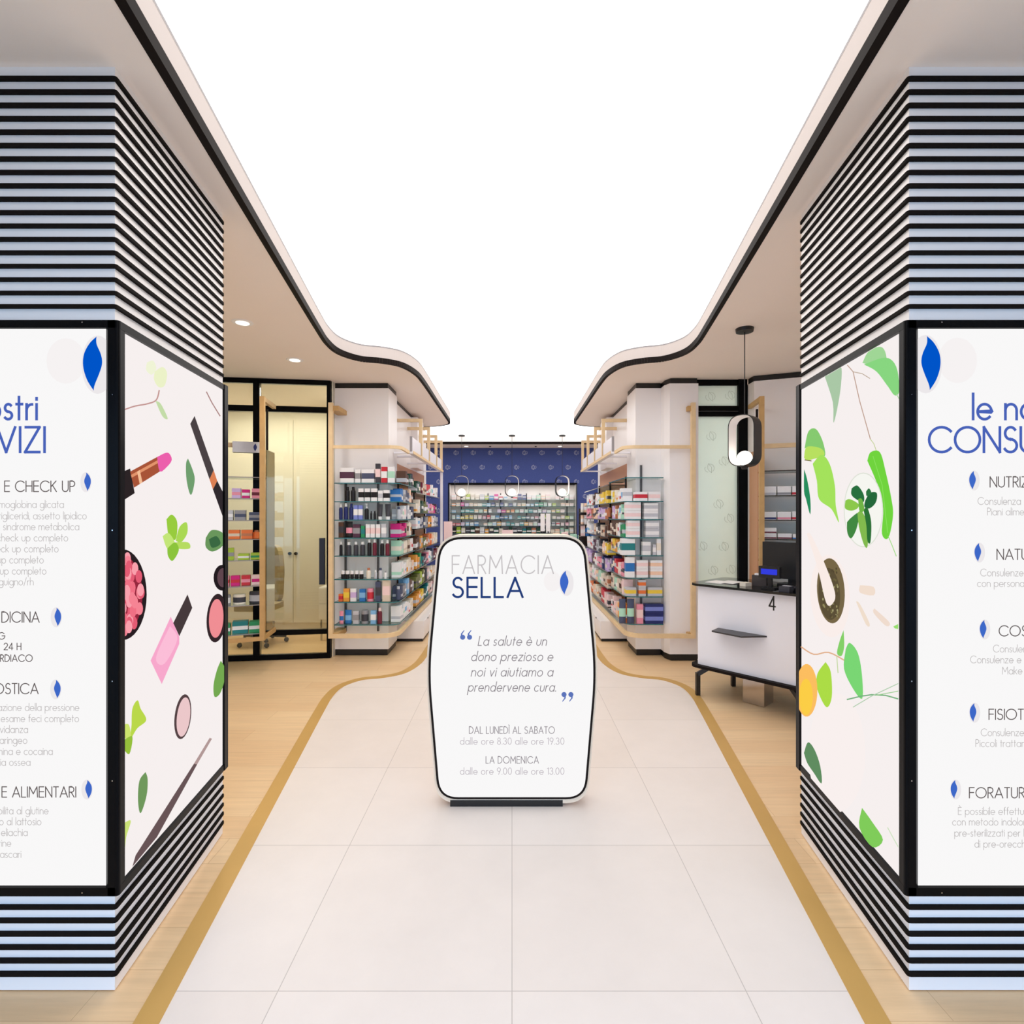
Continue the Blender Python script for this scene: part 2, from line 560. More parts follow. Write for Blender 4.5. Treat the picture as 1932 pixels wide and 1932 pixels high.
def ribbon(mb, pts, wd, place, m):
    for i in range(1, len(pts) - 1):
        ax, ay = pts[i][0] - pts[i - 1][0], pts[i][1] - pts[i - 1][1]
        bx, by = pts[i + 1][0] - pts[i][0], pts[i + 1][1] - pts[i][1]
        if ax * bx + ay * by < 0.35 * sqrt((ax * ax + ay * ay) * (bx * bx + by * by)):
            ribbon(mb, pts[:i + 1], wd, place, m)
            ribbon(mb, pts[i:], wd, place, m)
            return
    n = len(pts)
    closed = n > 3 and abs(pts[0][0] - pts[-1][0]) < 1e-6 and abs(pts[0][1] - pts[-1][1]) < 1e-6
    if not closed:       # square the ends out by half a stroke
        def ext(p, q):
            d = sqrt((p[0] - q[0]) ** 2 + (p[1] - q[1]) ** 2) or 1
            return (p[0] + (p[0] - q[0]) / d * wd * 0.4, p[1] + (p[1] - q[1]) / d * wd * 0.4)
        pts = [ext(pts[0], pts[1])] + list(pts[1:-1]) + [ext(pts[-1], pts[-2])]
    vs = []
    for i in range(n):
        a = pts[i - 1] if i > 0 else (pts[-2] if closed else None)
        b = pts[i + 1] if i < n - 1 else (pts[1] if closed else None)
        p = pts[i]

        def nrm(u, v):
            dx, dy = v[0] - u[0], v[1] - u[1]
            l = sqrt(dx * dx + dy * dy) or 1
            return (-dy / l, dx / l)
        if a is None:
            nx, ny = nrm(p, b)
        elif b is None:
            nx, ny = nrm(a, p)
        else:
            n1, n2 = nrm(a, p), nrm(p, b)
            nx, ny = n1[0] + n2[0], n1[1] + n2[1]
            l = sqrt(nx * nx + ny * ny)
            if l < 0.2:
                nx, ny = n1
            else:
                k = 2.0 / (l * l)
                k = min(k, 1.6)
                nx, ny = nx * k, ny * k
        vs.append(place(p[0] + nx * wd / 2, p[1] + ny * wd / 2))
        vs.append(place(p[0] - nx * wd / 2, p[1] - ny * wd / 2))
    mb.add(vs, [(2 * i, 2 * i + 1, 2 * i + 3, 2 * i + 2) for i in range(n - 1)], m)


def write(mb, s, plane, cap, stroke, m, left=None, right=None, base=0.0, slant=0.0, gap=0.19, xs=1.0):
    """lay a line of lettering on a plane(u, v) -> point; left and/or right ends in u"""
    if left is not None and right is not None:
        gap = 0.235
    st, w = text_strokes(s, gap)
    sx = cap * xs
    if left is not None and right is not None:
        sx = (right - left) / w
        x0 = left
    elif left is not None:
        x0 = left
    else:
        x0 = right - w * sx
    for p in st:
        q = [(x0 + a * sx + slant * b * cap, base + b * cap) for a, b in p]
        ribbon(mb, q, stroke, plane, m)


def letter_line(name, parent, s, plane, cap, stroke, m, **k):
    mb = MB()
    write(mb, s, plane, cap, stroke, m, **k)
    return mb.build(name, parent)


def leaf_outline(n=9):
    """the pharmacy's leaf mark, 1 high, blade to the left, centred"""
    L = catmull([(0.17, 0.5), (0.02, 0.37), (-0.095, 0.17), (-0.11, -0.06), (-0.03, -0.3), (0.11, -0.5)], n)
    Rr = catmull([(0.11, -0.5), (0.13, -0.40), (0.225, -0.19), (0.28, -0.04), (0.285, 0.08), (0.25, 0.2), (0.18, 0.34), (0.165, 0.42), (0.17, 0.5)], n)
    return L[:-1] + Rr[:-1]


LEAF = leaf_outline()


def poly_on(mb, poly, plane, m):
    mb.add([plane(a, b) for a, b in poly], [list(range(len(poly)))], m)
    return mb


# ------------------------------------------------------------------ the shell of the room
CEIL, GLOWZ = 3.11, 3.27
EDGE = [(0.649, -1.5), (1.125, 1.5), (1.364, 3.0), (1.57, 4.3), (1.622, 4.70), (1.605, 4.97), (1.479, 5.17), (1.285, 5.245), (1.12, 5.38), (1.03, 5.66), (1.004, 6.05), (1.004, 7.2), (1.004, 8.3), (1.008, 8.62), (1.07, 8.83), (1.25, 8.98), (1.6, 9.1), (2.6, 9.25), (4.2, 9.35)]
curve = catmull(EDGE, 8)
XW, YB, YF = 4.2, 11.9, -1.5

fl = MB()
fl.add([(-XW, YF, -0.004), (XW, YF, -0.004), (XW, YB, -0.004), (-XW, YB, -0.004)], [(0, 1, 2, 3)], WOODF)
struct(fl.build('floor'), 'pale oak plank floor')
stripe = [(x, y) for x, y in curve if y <= 8.4] + [(1.004, 9.6), (1.004, 11.85)]
pm = MB()
for (x, y), (x2, y2) in zip(stripe[:-1], stripe[1:]):
    pm.add([(-x, y, 0.0), (x, y, 0.0), (x2, y2, 0.0), (-x2, y2, 0.0)], [(0, 1, 2, 3)], TILEF)
struct(pm.build('floor_path'), 'pale stone tiled path down the middle of the floor')
for k, sgn in ((1, -1), (2, 1)):
    mb = MB()
    mb.sweep([(sgn * x, y, -0.001) for x, y in stripe], 0.082, 0.0025, BRASS)
    struct(mb.build('trim_%d' % k), 'brass strip along the %s edge of the tiled path' % ('left' if sgn < 0 else 'right'))

lm = MB()
for (x, y), (x2, y2) in zip(curve[:-1], curve[1:]):
    lm.add([(-x, y, GLOWZ), (-x2, y2, GLOWZ), (x2, y2, GLOWZ), (x, y, GLOWZ)], [(0, 1, 2, 3)], LUM)
lm.add([(-XW, 9.35, GLOWZ), (-XW, 11.27, GLOWZ), (XW, 11.27, GLOWZ), (XW, 9.35, GLOWZ)], [(0, 1, 2, 3)], LUM)
struct(lm.build('ceiling'), 'luminous white stretch ceiling')
for nm, sgn in (('left', -1), ('right', 1)):
    mb = MB()
    for (x, y), (x2, y2) in zip(curve[:-1], curve[1:]):
        a = [(sgn * x, y, CEIL), (sgn * XW, y, CEIL), (sgn * XW, y2, CEIL), (sgn * x2, y2, CEIL)]
        mb.add(a, [(0, 1, 2, 3)], SOFF)
        mb.add([(p[0], p[1], CEIL + 0.2) for p in a], [(3, 2, 1, 0)], SOFF)
    so = struct(mb.build('ceiling_' + nm), 'lower plaster ceiling on the %s side' % nm)
    lip = MB()
    vert = MB()
    cove = MB()
    line = MB()
    for (x, y), (x2, y2) in zip(curve[:-1], curve[1:]):
        dx, dy = x2 - x, y2 - y
        l = sqrt(dx * dx + dy * dy)
        nx, ny = -dy / l, dx / l       # towards the middle of the room

        def off(px, py, d):
            return (sgn * (px + nx * d), py + ny * d)
        for (d0, z0, d1, z1, t, m) in ((-0.03, CEIL - 0.004, 0.004, CEIL - 0.004, lip, BLACKT), (0.004, CEIL - 0.004, 0.004, CEIL + 0.045, lip, BLACKT), (0.001, CEIL + 0.045, 0.001, GLOWZ - 0.012, cove, COVE), (0.002, GLOWZ - 0.012, 0.002, GLOWZ, line, GREYE)):
            p, q = off(x, y, d0), off(x2, y2, d0)
            r, s_ = off(x2, y2, d1), off(x, y, d1)
            t.add([(p[0], p[1], z0), (q[0], q[1], z0), (r[0], r[1], z1), (s_[0], s_[1], z1)], [(0, 1, 2, 3)], m)
    lip.build('edge_trim', so)
    cove.build('cove_face', so)
    line.build('shadow_line', so)
mb = MB()
mb.box(-XW, XW, 11.27, YB, CEIL, GLOWZ + 0.05, SOFF)
so = struct(mb.build('ceiling_back'), 'lower plaster ceiling strip by the navy wall')
MB().box(-XW, XW, 11.255, 11.272, CEIL - 0.004, CEIL + 0.05, BLACKT).build('edge_trim', so)
MB().box(-XW, XW, 11.264, 11.2705, CEIL + 0.05, GLOWZ - 0.014, CLAD).build('cove_face', so)

# side walls, back wall with the alcove cut out
AX0, AX1, AZ0, AZ1 = -1.40, 1.43, 1.06, 2.29
struct(MB().box(-XW - 0.1, -XW, YF, YB, 0, CEIL + 0.2, CREAM).build('wall_left'))
struct(MB().box(XW, XW + 0.1, YF, YB, 0, CEIL + 0.2, WHITE).build('wall_right'))
struct(MB().box(-XW - 0.1, XW + 0.1, YF - 0.15, YF, 2.55, CEIL + 0.3, mat('added_lintel_grey', (70, 70, 74), 0.6)).build('added_front_lintel'))  # unseen lintel added behind the camera to shade the column tops
struct(MB().box(-12, 12, YF - 14, YF, -0.06, -0.02, mat('added_ground_stone', (165, 162, 160), 0.8, 0, 0.2, 0.1, 2)).build('added_ground'), 'unseen stone ground added outside the entrance to block light from below')  # unseen ground added to cut off sky light from below
wb = MB()
wb.box(-XW, AX0, YB, YB + 0.4, 0, CEIL + 0.2, BLUEW)
wb.box(AX1, XW, YB, YB + 0.4, 0, CEIL + 0.2, BLUEW)
wb.box(AX0, AX1, YB, YB + 0.4, AZ1, CEIL + 0.2, BLUEW)
wb.box(AX0, AX1, YB, YB + 0.4, 0, AZ0, BLUEW)
wback = struct(wb.build('wall_back'), 'navy papered back wall with a leaf print')
pt = MB()


def curl(mb, plane, h, wd, m, flip=1):
    pts = [(flip * a * h, b * h) for a, b in LEAF]
    ribbon(mb, pts + [pts[0]], wd, plane, m)
    ribbon(mb, [(flip * a, b) for a, b in arc(0.14 * h, 0.0, 0.42 * h, 0.42 * h, 75, -75, 12)], wd, plane, m)
    ribbon(mb, [(flip * a, b) for a, b in arc(-0.02 * h, 0.02 * h, 0.42 * h, 0.38 * h, 130, 240, 8)], wd, plane, m)


for r in range(5):
    for k in range(-9, 10):
        cx = -0.09 + k * 0.386 + (0.20 if r % 2 else 0.0)
        cz = 3.0 - r * 0.325
        if abs(cx) > 3.6 or (AX0 - 0.1 < cx < AX1 + 0.1 and cz < AZ1 + 0.05):
            continue
        curl(pt, lambda a, b, cx=cx, cz=cz: (cx + a, YB - 0.003, cz + b), 0.105, 0.008, BLUEP, -1)
pt.build('leaf_print', wback)
al = MB()
al.box(AX0, AX1, YB + 0.25, YB + 0.27, AZ0, AZ1, CLAD)
al.box(AX0, AX0 + 0.003, YB - 0.01, YB + 0.32, AZ0, AZ1, CLAD)
al.box(AX1 - 0.003, AX1, YB - 0.01, YB + 0.32, AZ0, AZ1, CLAD)
al.build('alcove_back', wback)
af = MB()
af.box(AX0 - 0.03, AX0, YB - 0.02, YB + 0.32, AZ0, AZ1, FRAME)
af.box(AX1, AX1 + 0.03, YB - 0.02, YB + 0.32, AZ0, AZ1, GREYM)
af.box(AX0 - 0.03, AX1 + 0.03, YB - 0.02, YB + 0.32, AZ1, AZ1 + 0.035, FRAME)
af.build('alcove_frame', wback)

# ------------------------------------------------------------------ the two slat-clad columns and their light boxes
CF, CB = 1.786, 2.667          # front and back of the column
CX0, CX1 = 1.338, 1.456        # corner x at front and at back
MS = (CX1 - CX0) / (CB - CF)
SL = sqrt(1 + MS * MS)
COUT = 2.75


def col_poly(sgn, off):
    """plan of a column, walls pushed out by off"""
    n = off * SL
    f = CF - off
    return [(sgn * COUT, f), (sgn * (CX0 - n + MS * (f - CF)), f), (sgn * (CX1 - n + MS * off), CB + off * 0.0), (sgn * COUT, CB)]


def column(sgn, side):
    root = thing('column', (sgn * 1.95, 2.2, 0), 'white %s column ringed with dark horizontal slats' % side, 'column')
    root['kind'] = 'structure'
    MB().prism(col_poly(sgn, 0), 0, CEIL, CLAD).build('body', root)
    s = MB()
    pl = col_poly(sgn, 0.0115)
    pl = rounded(pl, [0, 0.012, 0.012, 0], 3)
    for k in range(18):
        z = 3.072 - k * 0.045
        s.prism(pl, z - 0.012, z, SLAT)
    for k in range(6):
        z = 0.290 - k * 0.0449
        s.prism(pl, z - 0.012, z, SLAT)
    s.build('slat_cladding', root)
    return root


LB0, LB1 = 0.337, 2.247
for sgn, side in ((-1, 'left'), (1, 'right')):
    column(sgn, side)


def side_plane(sgn, off):
    """(u along the passage from the front corner, v up) on the passage face of a column"""
    def f(u, v):
        y = CF + u / SL
        x = CX0 + MS * (y - CF)
        return (sgn * (x - off / SL), y - off * MS / SL, v)
    return f


def front_plane(y):
    return lambda x, v: (x, y, v)


def lightbox(sgn, side, label):
    root = thing('lightbox_sign', (sgn * 1.9, 2.0, LB0), label, 'illuminated sign')
    fr = MB()
    outer = col_poly(sgn, 0.03)
    X = COUT - 0.02
    f = CF - 0.03
    fp = [(sgn * X, f), outer[1], outer[2], (outer[2][0] + sgn * 0.029, CB), (sgn * CX0 + sgn * 0.0, CF - 0.002), (sgn * X, CF - 0.002)]
    for z0, z1 in ((LB0, LB0 + 0.028), (LB1 - 0.026, LB1)):
        a = rounded([outer[0], outer[1], outer[2], (outer[2][0] + sgn * 0.028, CB), (sgn * (CX0 + 0.001), CF - 0.0015), (outer[0][0], CF - 0.0015)], [0, 0.012, 0.004, 0, 0, 0], 4)
        fr.prism(a, z0, z1, FRAME)
    P = side_plane(sgn, 0.03)
    # corner post, wide on the front, narrow on the passage side
    c = outer[1]
    P0 = P(0.012, 0)
    Q0 = side_plane(sgn, 0.001)(0.012, 0)
    post = [(c[0] + sgn * 0.036, f), c, (P0[0], P0[1]), (Q0[0], Q0[1]), (sgn * (CX0 + 0.036), CF - 0.0015)]
    fr.prism(rounded(post, [0, 0.012, 0, 0, 0], 4), LB0, LB1, FRAME)
    Lu = (CB - CF) * SL
    a0, a1 = P(Lu - 0.042, 0), P(Lu, 0)
    b0, b1 = side_plane(sgn, 0.001)(Lu - 0.042, 0), side_plane(sgn, 0.001)(Lu, 0)
    fr.prism([a0[:2], a1[:2], b1[:2], b0[:2]], LB0, LB1, FRAME)
    fr.box(min(sgn * (X), sgn * (X - 0.04)), max(sgn * X, sgn * (X - 0.04)), f, CF - 0.0015, LB0, LB1, FRAME)
    for k, (u, z) in enumerate([(0.12, LB1 - 0.008), (0.12, LB0 + 0.012), (0.02, 2.0), (0.02, 1.55), (0.02, 1.05), (0.02, 0.72)]):
        px = c[0] + sgn * u
        fr.box(px - 0.0018, px + 0.0018, f - 0.001, f, z - 0.0018, z + 0.0018, CHROME)
    fr.build('frame', root)
    pf = MB()
    pf.box(min(sgn * (CX0 + 0.004), sgn * (X - 0.03)), max(sgn * (CX0 + 0.004), sgn * (X - 0.03)), CF - 0.018, CF - 0.002, LB0 + 0.02, LB1 - 0.02, LIT)
    front = pf.build('front_panel', root)
    ps = MB()
    Pi, Po = side_plane(sgn, 0.002), side_plane(sgn, 0.018)
    q = [Po(0.012, LB0 + 0.02), Po(Lu - 0.03, LB0 + 0.02), Po(Lu - 0.03, LB1 - 0.02), Po(0.012, LB1 - 0.02), Pi(0.012, LB0 + 0.02), Pi(Lu - 0.03, LB0 + 0.02), Pi(Lu - 0.03, LB1 - 0.02), Pi(0.012, LB1 - 0.02)]
    ps.add(q, [(0, 1, 2, 3), (4, 7, 6, 5), (0, 4, 5, 1), (1, 5, 6, 2), (2, 6, 7, 3), (3, 7, 4, 0)], LITSIDE)
    sidep = ps.build('side_panel', root)
    return root, front, sidep


lb_left, lf, ls = lightbox(-1, 'left', 'tall backlit panel on the left column with cosmetics print and services list')
lb_right, rf, rs = lightbox(1, 'right', 'tall backlit panel on the right column with green leaf print and consultation list')

# ---- lettering on the front panels. Metric scale on the panel face:
PF = CF - 0.0195
KX = PF / F


def fx(px):
    return (px - 966) * KX


def fz(py):
    return EYE - (py - 972) * KX


BLUE_T = ink((72, 98, 184))
GREY_H = ink((96, 88, 88))
GREY_B = ink((190, 186, 186))
LEAFB = ink((0, 84, 200))
LEAFB2 = ink((62, 104, 200))
PALE1 = ink((236, 232, 234))
PALE2 = ink((246, 242, 242))
fp1 = front_plane(PF)


def leaf_mark(name, parent, cx, cz, h, flip, plane, inkm, dim):
    mb = MB()
    if dim > 1:
        poly_on(mb, ell(cx - flip * 0.42 * h, cz + 0.05 * h, 0.36 * h, 0.42 * h, 24), plane(-0.0002), PALE2)
    poly_on(mb, ell(cx + flip * 0.17 * h, cz - 0.02 * h, 0.30 * h, 0.54 * h, 28), plane(0.0), PALE1)
    poly_on(mb, [(cx + flip * (a) * h * 0.88, cz + b * h) for a, b in LEAF], plane(0.0004), inkm)
    return mb.build(name, parent)


def fpl(d):
    return lambda x, v: (x, PF - d, v)


left_lines = [('E CHECK UP', 141, 927.5, 20), ('DICINA', 74, 1174, 19.5), ('OSTICA', 72, 1309, 19.5), ('E ALIMENTARI', 143, 1504, 19.5)]
left_small = [('moglobina glicata', 120, 958), ('rigliceridi, assetto lipidico', 163, 979.5), ('e sindrome metabolica', 149, 1000), ('check up completo', 128, 1021), ('eck up completo', 110, 1041.7), ('up completo', 82, 1062.6), ('up completo', 87, 1083.5), ('oguigno/rh', 63, 1104),
              ('azione della pressione', 149, 1341), ('e esame feci completo', 148.6, 1362), ('vidanza', 52.5, 1382.5), ('aringeo', 51, 1403), ('mina e cocaina', 99, 1424), ('ia ossea', 57, 1444.5),
              ('bilita al glutine', 91, 1536), ('o al lattosio', 77.5, 1556.5), ('eliachia', 51.7, 1577), ('rine', 20.7, 1597), ('ascari', 39.6, 1618)]
letter_line('title_lettering', lf, 'i nostri', fp1, 46 * KX, 5.2 * KX, BLUE_T, right=fx(69), base=fz(791), gap=0.2, xs=0.89)
letter_line('title_lettering', lf, 'SERVIZI', fp1, 47 * KX, 5.2 * KX, BLUE_T, right=fx(84), base=fz(853), gap=0.2)
for s, r, b, c in left_lines:
    letter_line('heading_lettering', lf, s, fp1, c * KX, 1.9 * KX, GREY_H, right=fx(r), base=fz(b), gap=0.17, xs=0.95)
for s, r, b in (('G', 8.6, 1206), ('24 H', 39.6, 1226), ('ARDIACO', 61, 1248)):
    letter_line('heading_lettering', lf, s, fp1, 12.5 * KX, 1.6 * KX, GREY_H, right=fx(r), base=fz(b), gap=0.2)
for s, r, b in left_small:
    letter_line('body_lettering', lf, s, fp1, 13.6 * KX, 1.15 * KX, GREY_B, right=fx(r), base=fz(b), gap=0.17, xs=0.885)
leaf_mark('leaf_emblem', lf, fx(167), fz(686), 102 * KX, 1, fpl, LEAFB, 2)
for px, py in ((168, 909), (112, 1164), (111, 1300), (170, 1489)):
    leaf_mark('leaf_emblem', lf, fx(px), fz(py), 35 * KX, -1, fpl, LEAFB2, 1)

letter_line('title_lettering', rf, 'le nostre', fp1, 46 * KX, 5.2 * KX, BLUE_T, left=fx(1836), base=fz(791), gap=0.2, xs=0.92)
letter_line('title_lettering', rf, 'CONSULENZE', fp1, 47 * KX, 5.2 * KX, BLUE_T, left=fx(1753), base=fz(853), gap=0.16)
for s, l, b in (('NUTRIZIONE', 1868, 919), ('NATUROPATIA', 1881, 1055.6), ('COSMETICA', 1885, 1200), ('FISIOTERAPIA', 1866, 1357.5), ('FORATURA', 1829, 1505.5)):
    letter_line('heading_lettering', rf, s, fp1, 19.5 * KX, 1.9 * KX, GREY_H, left=fx(l), base=fz(b), gap=0.17)
for s, l, b in (('Consulenza con', 1845, 952), ('Piani alimentari', 1863, 972), ('Consulenze per', 1850, 1087), ('con personale', 1844, 1107), ('Consulenze', 1874, 1230.5), ('Consulenze e trattamenti', 1831, 1251), ('Make up', 1891, 1272), ('Consulenze per', 1851, 1388.5), ('Piccoli trattamenti', 1841, 1409), ('È possibile effettuare', 1808, 1537), ('con metodo indolore', 1797, 1557), ('pre-sterilizzati per la', 1801, 1578), ('di pre-orecchini', 1839, 1598.7)):
    letter_line('body_lettering', rf, s, fp1, 13.6 * KX, 1.15 * KX, GREY_B, left=fx(l), base=fz(b), gap=0.17, xs=0.90)
leaf_mark('leaf_emblem', rf, fx(1764), fz(685), 102 * KX, -1, fpl, LEAFB, 2)
for px, py in ((1832, 906), (1842, 1042), (1852, 1187), (1833, 1344), (1797, 1489)):
    leaf_mark('leaf_emblem', rf, fx(px), fz(py), 35 * KX, 1, fpl, LEAFB2, 1)


# ---- prints on the passage-side panels
def uv_side(sgn, off=0.0185):
    """pixel of a study crop -> (u, v) on the passage face"""
    def f(px, py):
        t = sgn * (px - 966) / F
        # x = CX0 + MS*(y-CF) - off*SL', and x = t*y
        y = (CX0 - MS * CF - off * SL) / (t - MS)
        return ((y - CF) * SL, EYE - (py - 972) / F * y)
    return f


class Print:
    def __init__(self, sgn, parent, ox, oy, sc):
        self.sgn, self.parent, self.ox, self.oy, self.sc = sgn, parent, ox, oy, sc
        self.f = uv_side(sgn)
        self.n = 0
        self.Lu = (CB - CF) * SL

    def pts(self, poly):
        out = [self.f(self.ox + a / self.sc, self.oy + b / self.sc) for a, b in poly]
        # clip to the lit panel
        for axis, lim, keep in ((0, 0.013, 1), (0, self.Lu - 0.043, -1), (1, LB0 + 0.03, 1), (1, LB1 - 0.028, -1)):
            res = []
            for i in range(len(out)):
                p, q = out[i - 1], out[i]
                ip, iq = (p[axis] - lim) * keep >= 0, (q[axis] - lim) * keep >= 0
                if ip != iq:
                    t = (lim - p[axis]) / (q[axis] - p[axis])
                    res.append((p[0] + (q[0] - p[0]) * t, p[1] + (q[1] - p[1]) * t))
                if iq:
                    res.append(q)
            out = res
            if not out:
                break
        return out

    def shape(self, name, parts):
        mb = MB()
        for poly, rgb in parts:
            self.n += 1
            pl = side_plane(self.sgn, 0.0185 + 0.00008 * self.n)
            q = self.pts(poly)
            if len(q) > 2:
                poly_on(mb, q, pl, ink(rgb))
        if mb.v:
            mb.build('printed_' + name, self.parent)


def smooth(p, n=5):
    return catmull(list(p) + [p[0]], n)[:-1]


def line(pts, w):
    l, r = [], []
    for i in range(len(pts)):
        a, b = pts[max(i - 1, 0)], pts[min(i + 1, len(pts) - 1)]
        dx, dy = b[0] - a[0], b[1] - a[1]
        k = sqrt(dx * dx + dy * dy) or 1
        l.append((pts[i][0] - dy / k * w / 2, pts[i][1] + dx / k * w / 2))
        r.append((pts[i][0] + dy / k * w / 2, pts[i][1] - dx / k * w / 2))
    return l + r[::-1]


A = Print(-1, ls, 200, 600, 3.45)
A.shape('twig', [(line(catmull([(100, 606), (190, 575), (270, 560), (330, 535), (350, 470)], 5), 9), (196, 150, 146)), (smooth([(325, 540), (360, 560), (405, 655), (370, 640)]), (196, 220, 168)), (smooth([(270, 290), (310, 280), (330, 330), (300, 370), (265, 340)]), (240, 244, 214)), (smooth([(320, 350), (370, 320), (400, 360), (385, 440), (345, 450), (315, 400)]), (236, 242, 200)), (line([(655, 480), (690, 550), (745, 640)], 7), (170, 130, 128))])
A.shape('lipstick', [([(100, 1007), (160, 980), (190, 1140), (100, 1198)], (44, 36, 38)), ([(160, 1000), (335, 905), (352, 1000), (185, 1105)], (168, 84, 56)), ([(165, 1022), (338, 926), (342, 944), (170, 1040)], (226, 148, 108)), ([(205, 1000), (222, 990), (240, 1070), (222, 1082)], (244, 190, 150)), (smooth([(335, 905), (390, 878), (416, 885), (430, 925), (400, 968), (352, 1000)], 3), (236, 96, 172))])
A.shape('mascara', [([(578, 638), (550, 690), (675, 1050), (702, 990)], (74, 66, 68)), ([(702, 990), (725, 1060), (697, 1116), (675, 1050)], (220, 128, 84)), ([(725, 1060), (760, 1130), (760, 1290), (697, 1116)], (48, 42, 46))])
A.shape('leaf', [(smooth([(535, 915), (562, 980), (579, 1050), (562, 1140), (545, 1140), (525, 1050), (522, 950)]), (112, 158, 110))])
A.shape('sprig', [(smooth([(395, 1310), (430, 1280), (465, 1330), (455, 1440), (410, 1420)]), (152, 204, 62)), (smooth([(455, 1450), (480, 1360), (525, 1330), (530, 1400), (490, 1460)]), (170, 216, 84)), (smooth([(370, 1420), (410, 1400), (450, 1470), (400, 1500)]), (196, 230, 120)), (smooth([(450, 1460), (535, 1460), (545, 1500), (470, 1500)]), (182, 220, 96)), (smooth([(400, 1500), (450, 1460), (475, 1510), (435, 1580), (405, 1550)]), (140, 196, 60))])
A.shape('sprig', [(smooth([(650, 1430), (690, 1380), (760, 1400), (760, 1480), (695, 1520), (650, 1490)]), (106, 150, 92)), (smooth([(670, 1440), (720, 1420), (745, 1470), (690, 1495)]), (58, 104, 66))])
bowl = [(ell(108, 1800, 158, 296, 36), (40, 30, 34)), (ell(104, 1800, 134, 256, 36), (150, 40, 62))]
random.seed(3)
for i in range(58):
    bx, by = 100 + random.random() * 130, 1550 + random.random() * 500
    if ((bx - 104) / 128) ** 2 + ((by - 1800) / 246) ** 2 < 1:
        bowl.append((ell(bx, by, 22, 42, 14), random.choice([(246, 132, 148), (240, 112, 132), (250, 160, 172), (228, 92, 116)])))
A.shape('bead_bowl', bowl)
A.shape('mirror', [(ell(752, 1690, 56, 84, 24), (36, 28, 32)), (ell(756, 1690, 36, 62, 24), (96, 70, 78))])
B = Print(-1, ls, 200, 1100, 3.22)
B.n = 100
B.shape('blusher', [(ell(664, 212, 60, 148, 30, 0.08), (52, 38, 42)), (ell(662, 214, 44, 118, 30, 0.05), (240, 142, 148))])
B.shape('nail_varnish', [([(385, 203), (402, 245), (437, 325), (437, 368), (330, 612), (262, 470)], (248, 168, 204)), (smooth([(380, 260), (425, 340), (345, 490), (295, 450)]), (252, 190, 216)), ([(487, 68), (516, 150), (437, 322), (400, 242)], (70, 58, 60))])
B.shape('compact', [(ell(458, 810, 50, 137, 30, 0.12), (84, 66, 68)), (ell(462, 812, 40, 120, 30, 0.12), (236, 200, 202))])
B.shape('brush', [([(622, 938), (636, 944), (545, 1100), (525, 1096)], (178, 152, 150)), ([(525, 1096), (545, 1100), (300, 1540), (150, 1720), (170, 1650)], (104, 84, 86))])
B.shape('leaf', [(smooth([(690, 470), (665, 530), (645, 620), (652, 690), (690, 660), (720, 540)]), (116, 168, 80))])
B.shape('sprig', [(smooth([(145, 860), (150, 760), (182, 710), (200, 760), (235, 830), (180, 880), (140, 940)]), (186, 216, 74)), (smooth([(90, 860), (130, 860), (140, 960), (90, 920)]), (206, 228, 110)), (smooth([(100, 950), (150, 930), (132, 1035), (95, 1000)]), (150, 192, 60))])
B.shape('leaf', [(smooth([(230, 1145), (243, 1190), (236, 1290), (200, 1395), (184, 1320), (192, 1200)]), (112, 152, 92))])
B.shape('leaf', [(smooth([(90, 1460), (140, 1440), (112, 1540), (100, 1640), (80, 1680)]), (204, 226, 120))])

D = Print(1, rs, 1490, 620, 3.45)
D.shape('leaf', [(smooth([(470, 225), (510, 150), (590, 120), (625, 180), (620, 300), (560, 250)]), (160, 214, 150)), (smooth([(480, 235), (620, 190), (690, 250), (710, 400), (680, 436), (630, 370), (560, 280)]), (136, 214, 128)), (line([(690, 425), (715, 470), (722, 530)], 6), (170, 214, 160))])
D.shape('leaf', [(smooth([(225, 310), (300, 270), (335, 260), (325, 420), (284, 615), (278, 480)], 4), (170, 200, 166))])
D.shape('stem', [(line([(372, 238), (410, 282), (452, 470), (522, 720)], 6), (190, 158, 142)), (line([(410, 282), (470, 295), (520, 326)], 5), (186, 166, 146)), (line([(522, 720), (545, 750), (562, 800)], 5), (196, 210, 150))])
D.shape('leaf', [(smooth([(95, 780), (120, 670), (170, 655), (215, 740), (226, 830), (150, 770)]), (134, 202, 112)), (smooth([(92, 840), (110, 770), (200, 780), (222, 825), (150, 850), (110, 860)]), (184, 224, 96)), (line([(95, 855), (140, 862)], 6), (110, 84, 60))])
D.shape('leaf', [(smooth([(148, 880), (205, 822), (258, 880), (292, 1020), (298, 1150), (318, 1262), (270, 1175), (190, 1110), (175, 990)]), (164, 226, 92))])
D.shape('leaf', [(smooth([(92, 915), (112, 980), (133, 1110), (132, 1210), (105, 1110), (92, 1060)], 4), (40, 140, 92))])
D.shape('leaf', [(smooth([(503, 860), (525, 805), (585, 805), (622, 930), (660, 1110), (670, 1220), (640, 1362), (598, 1335), (606, 1170), (570, 1020)]), (112, 212, 62)), (line([(638, 1350), (660, 1400), (692, 1482)], 5), (150, 220, 120)), (line([(540, 830), (600, 1020), (636, 1330)], 4), (140, 226, 96))])
D.shape('dish', [(ell(478, 1180, 128, 243, 40), (222, 226, 214)), (ell(478, 1180, 122, 236, 40), (246, 246, 240))])
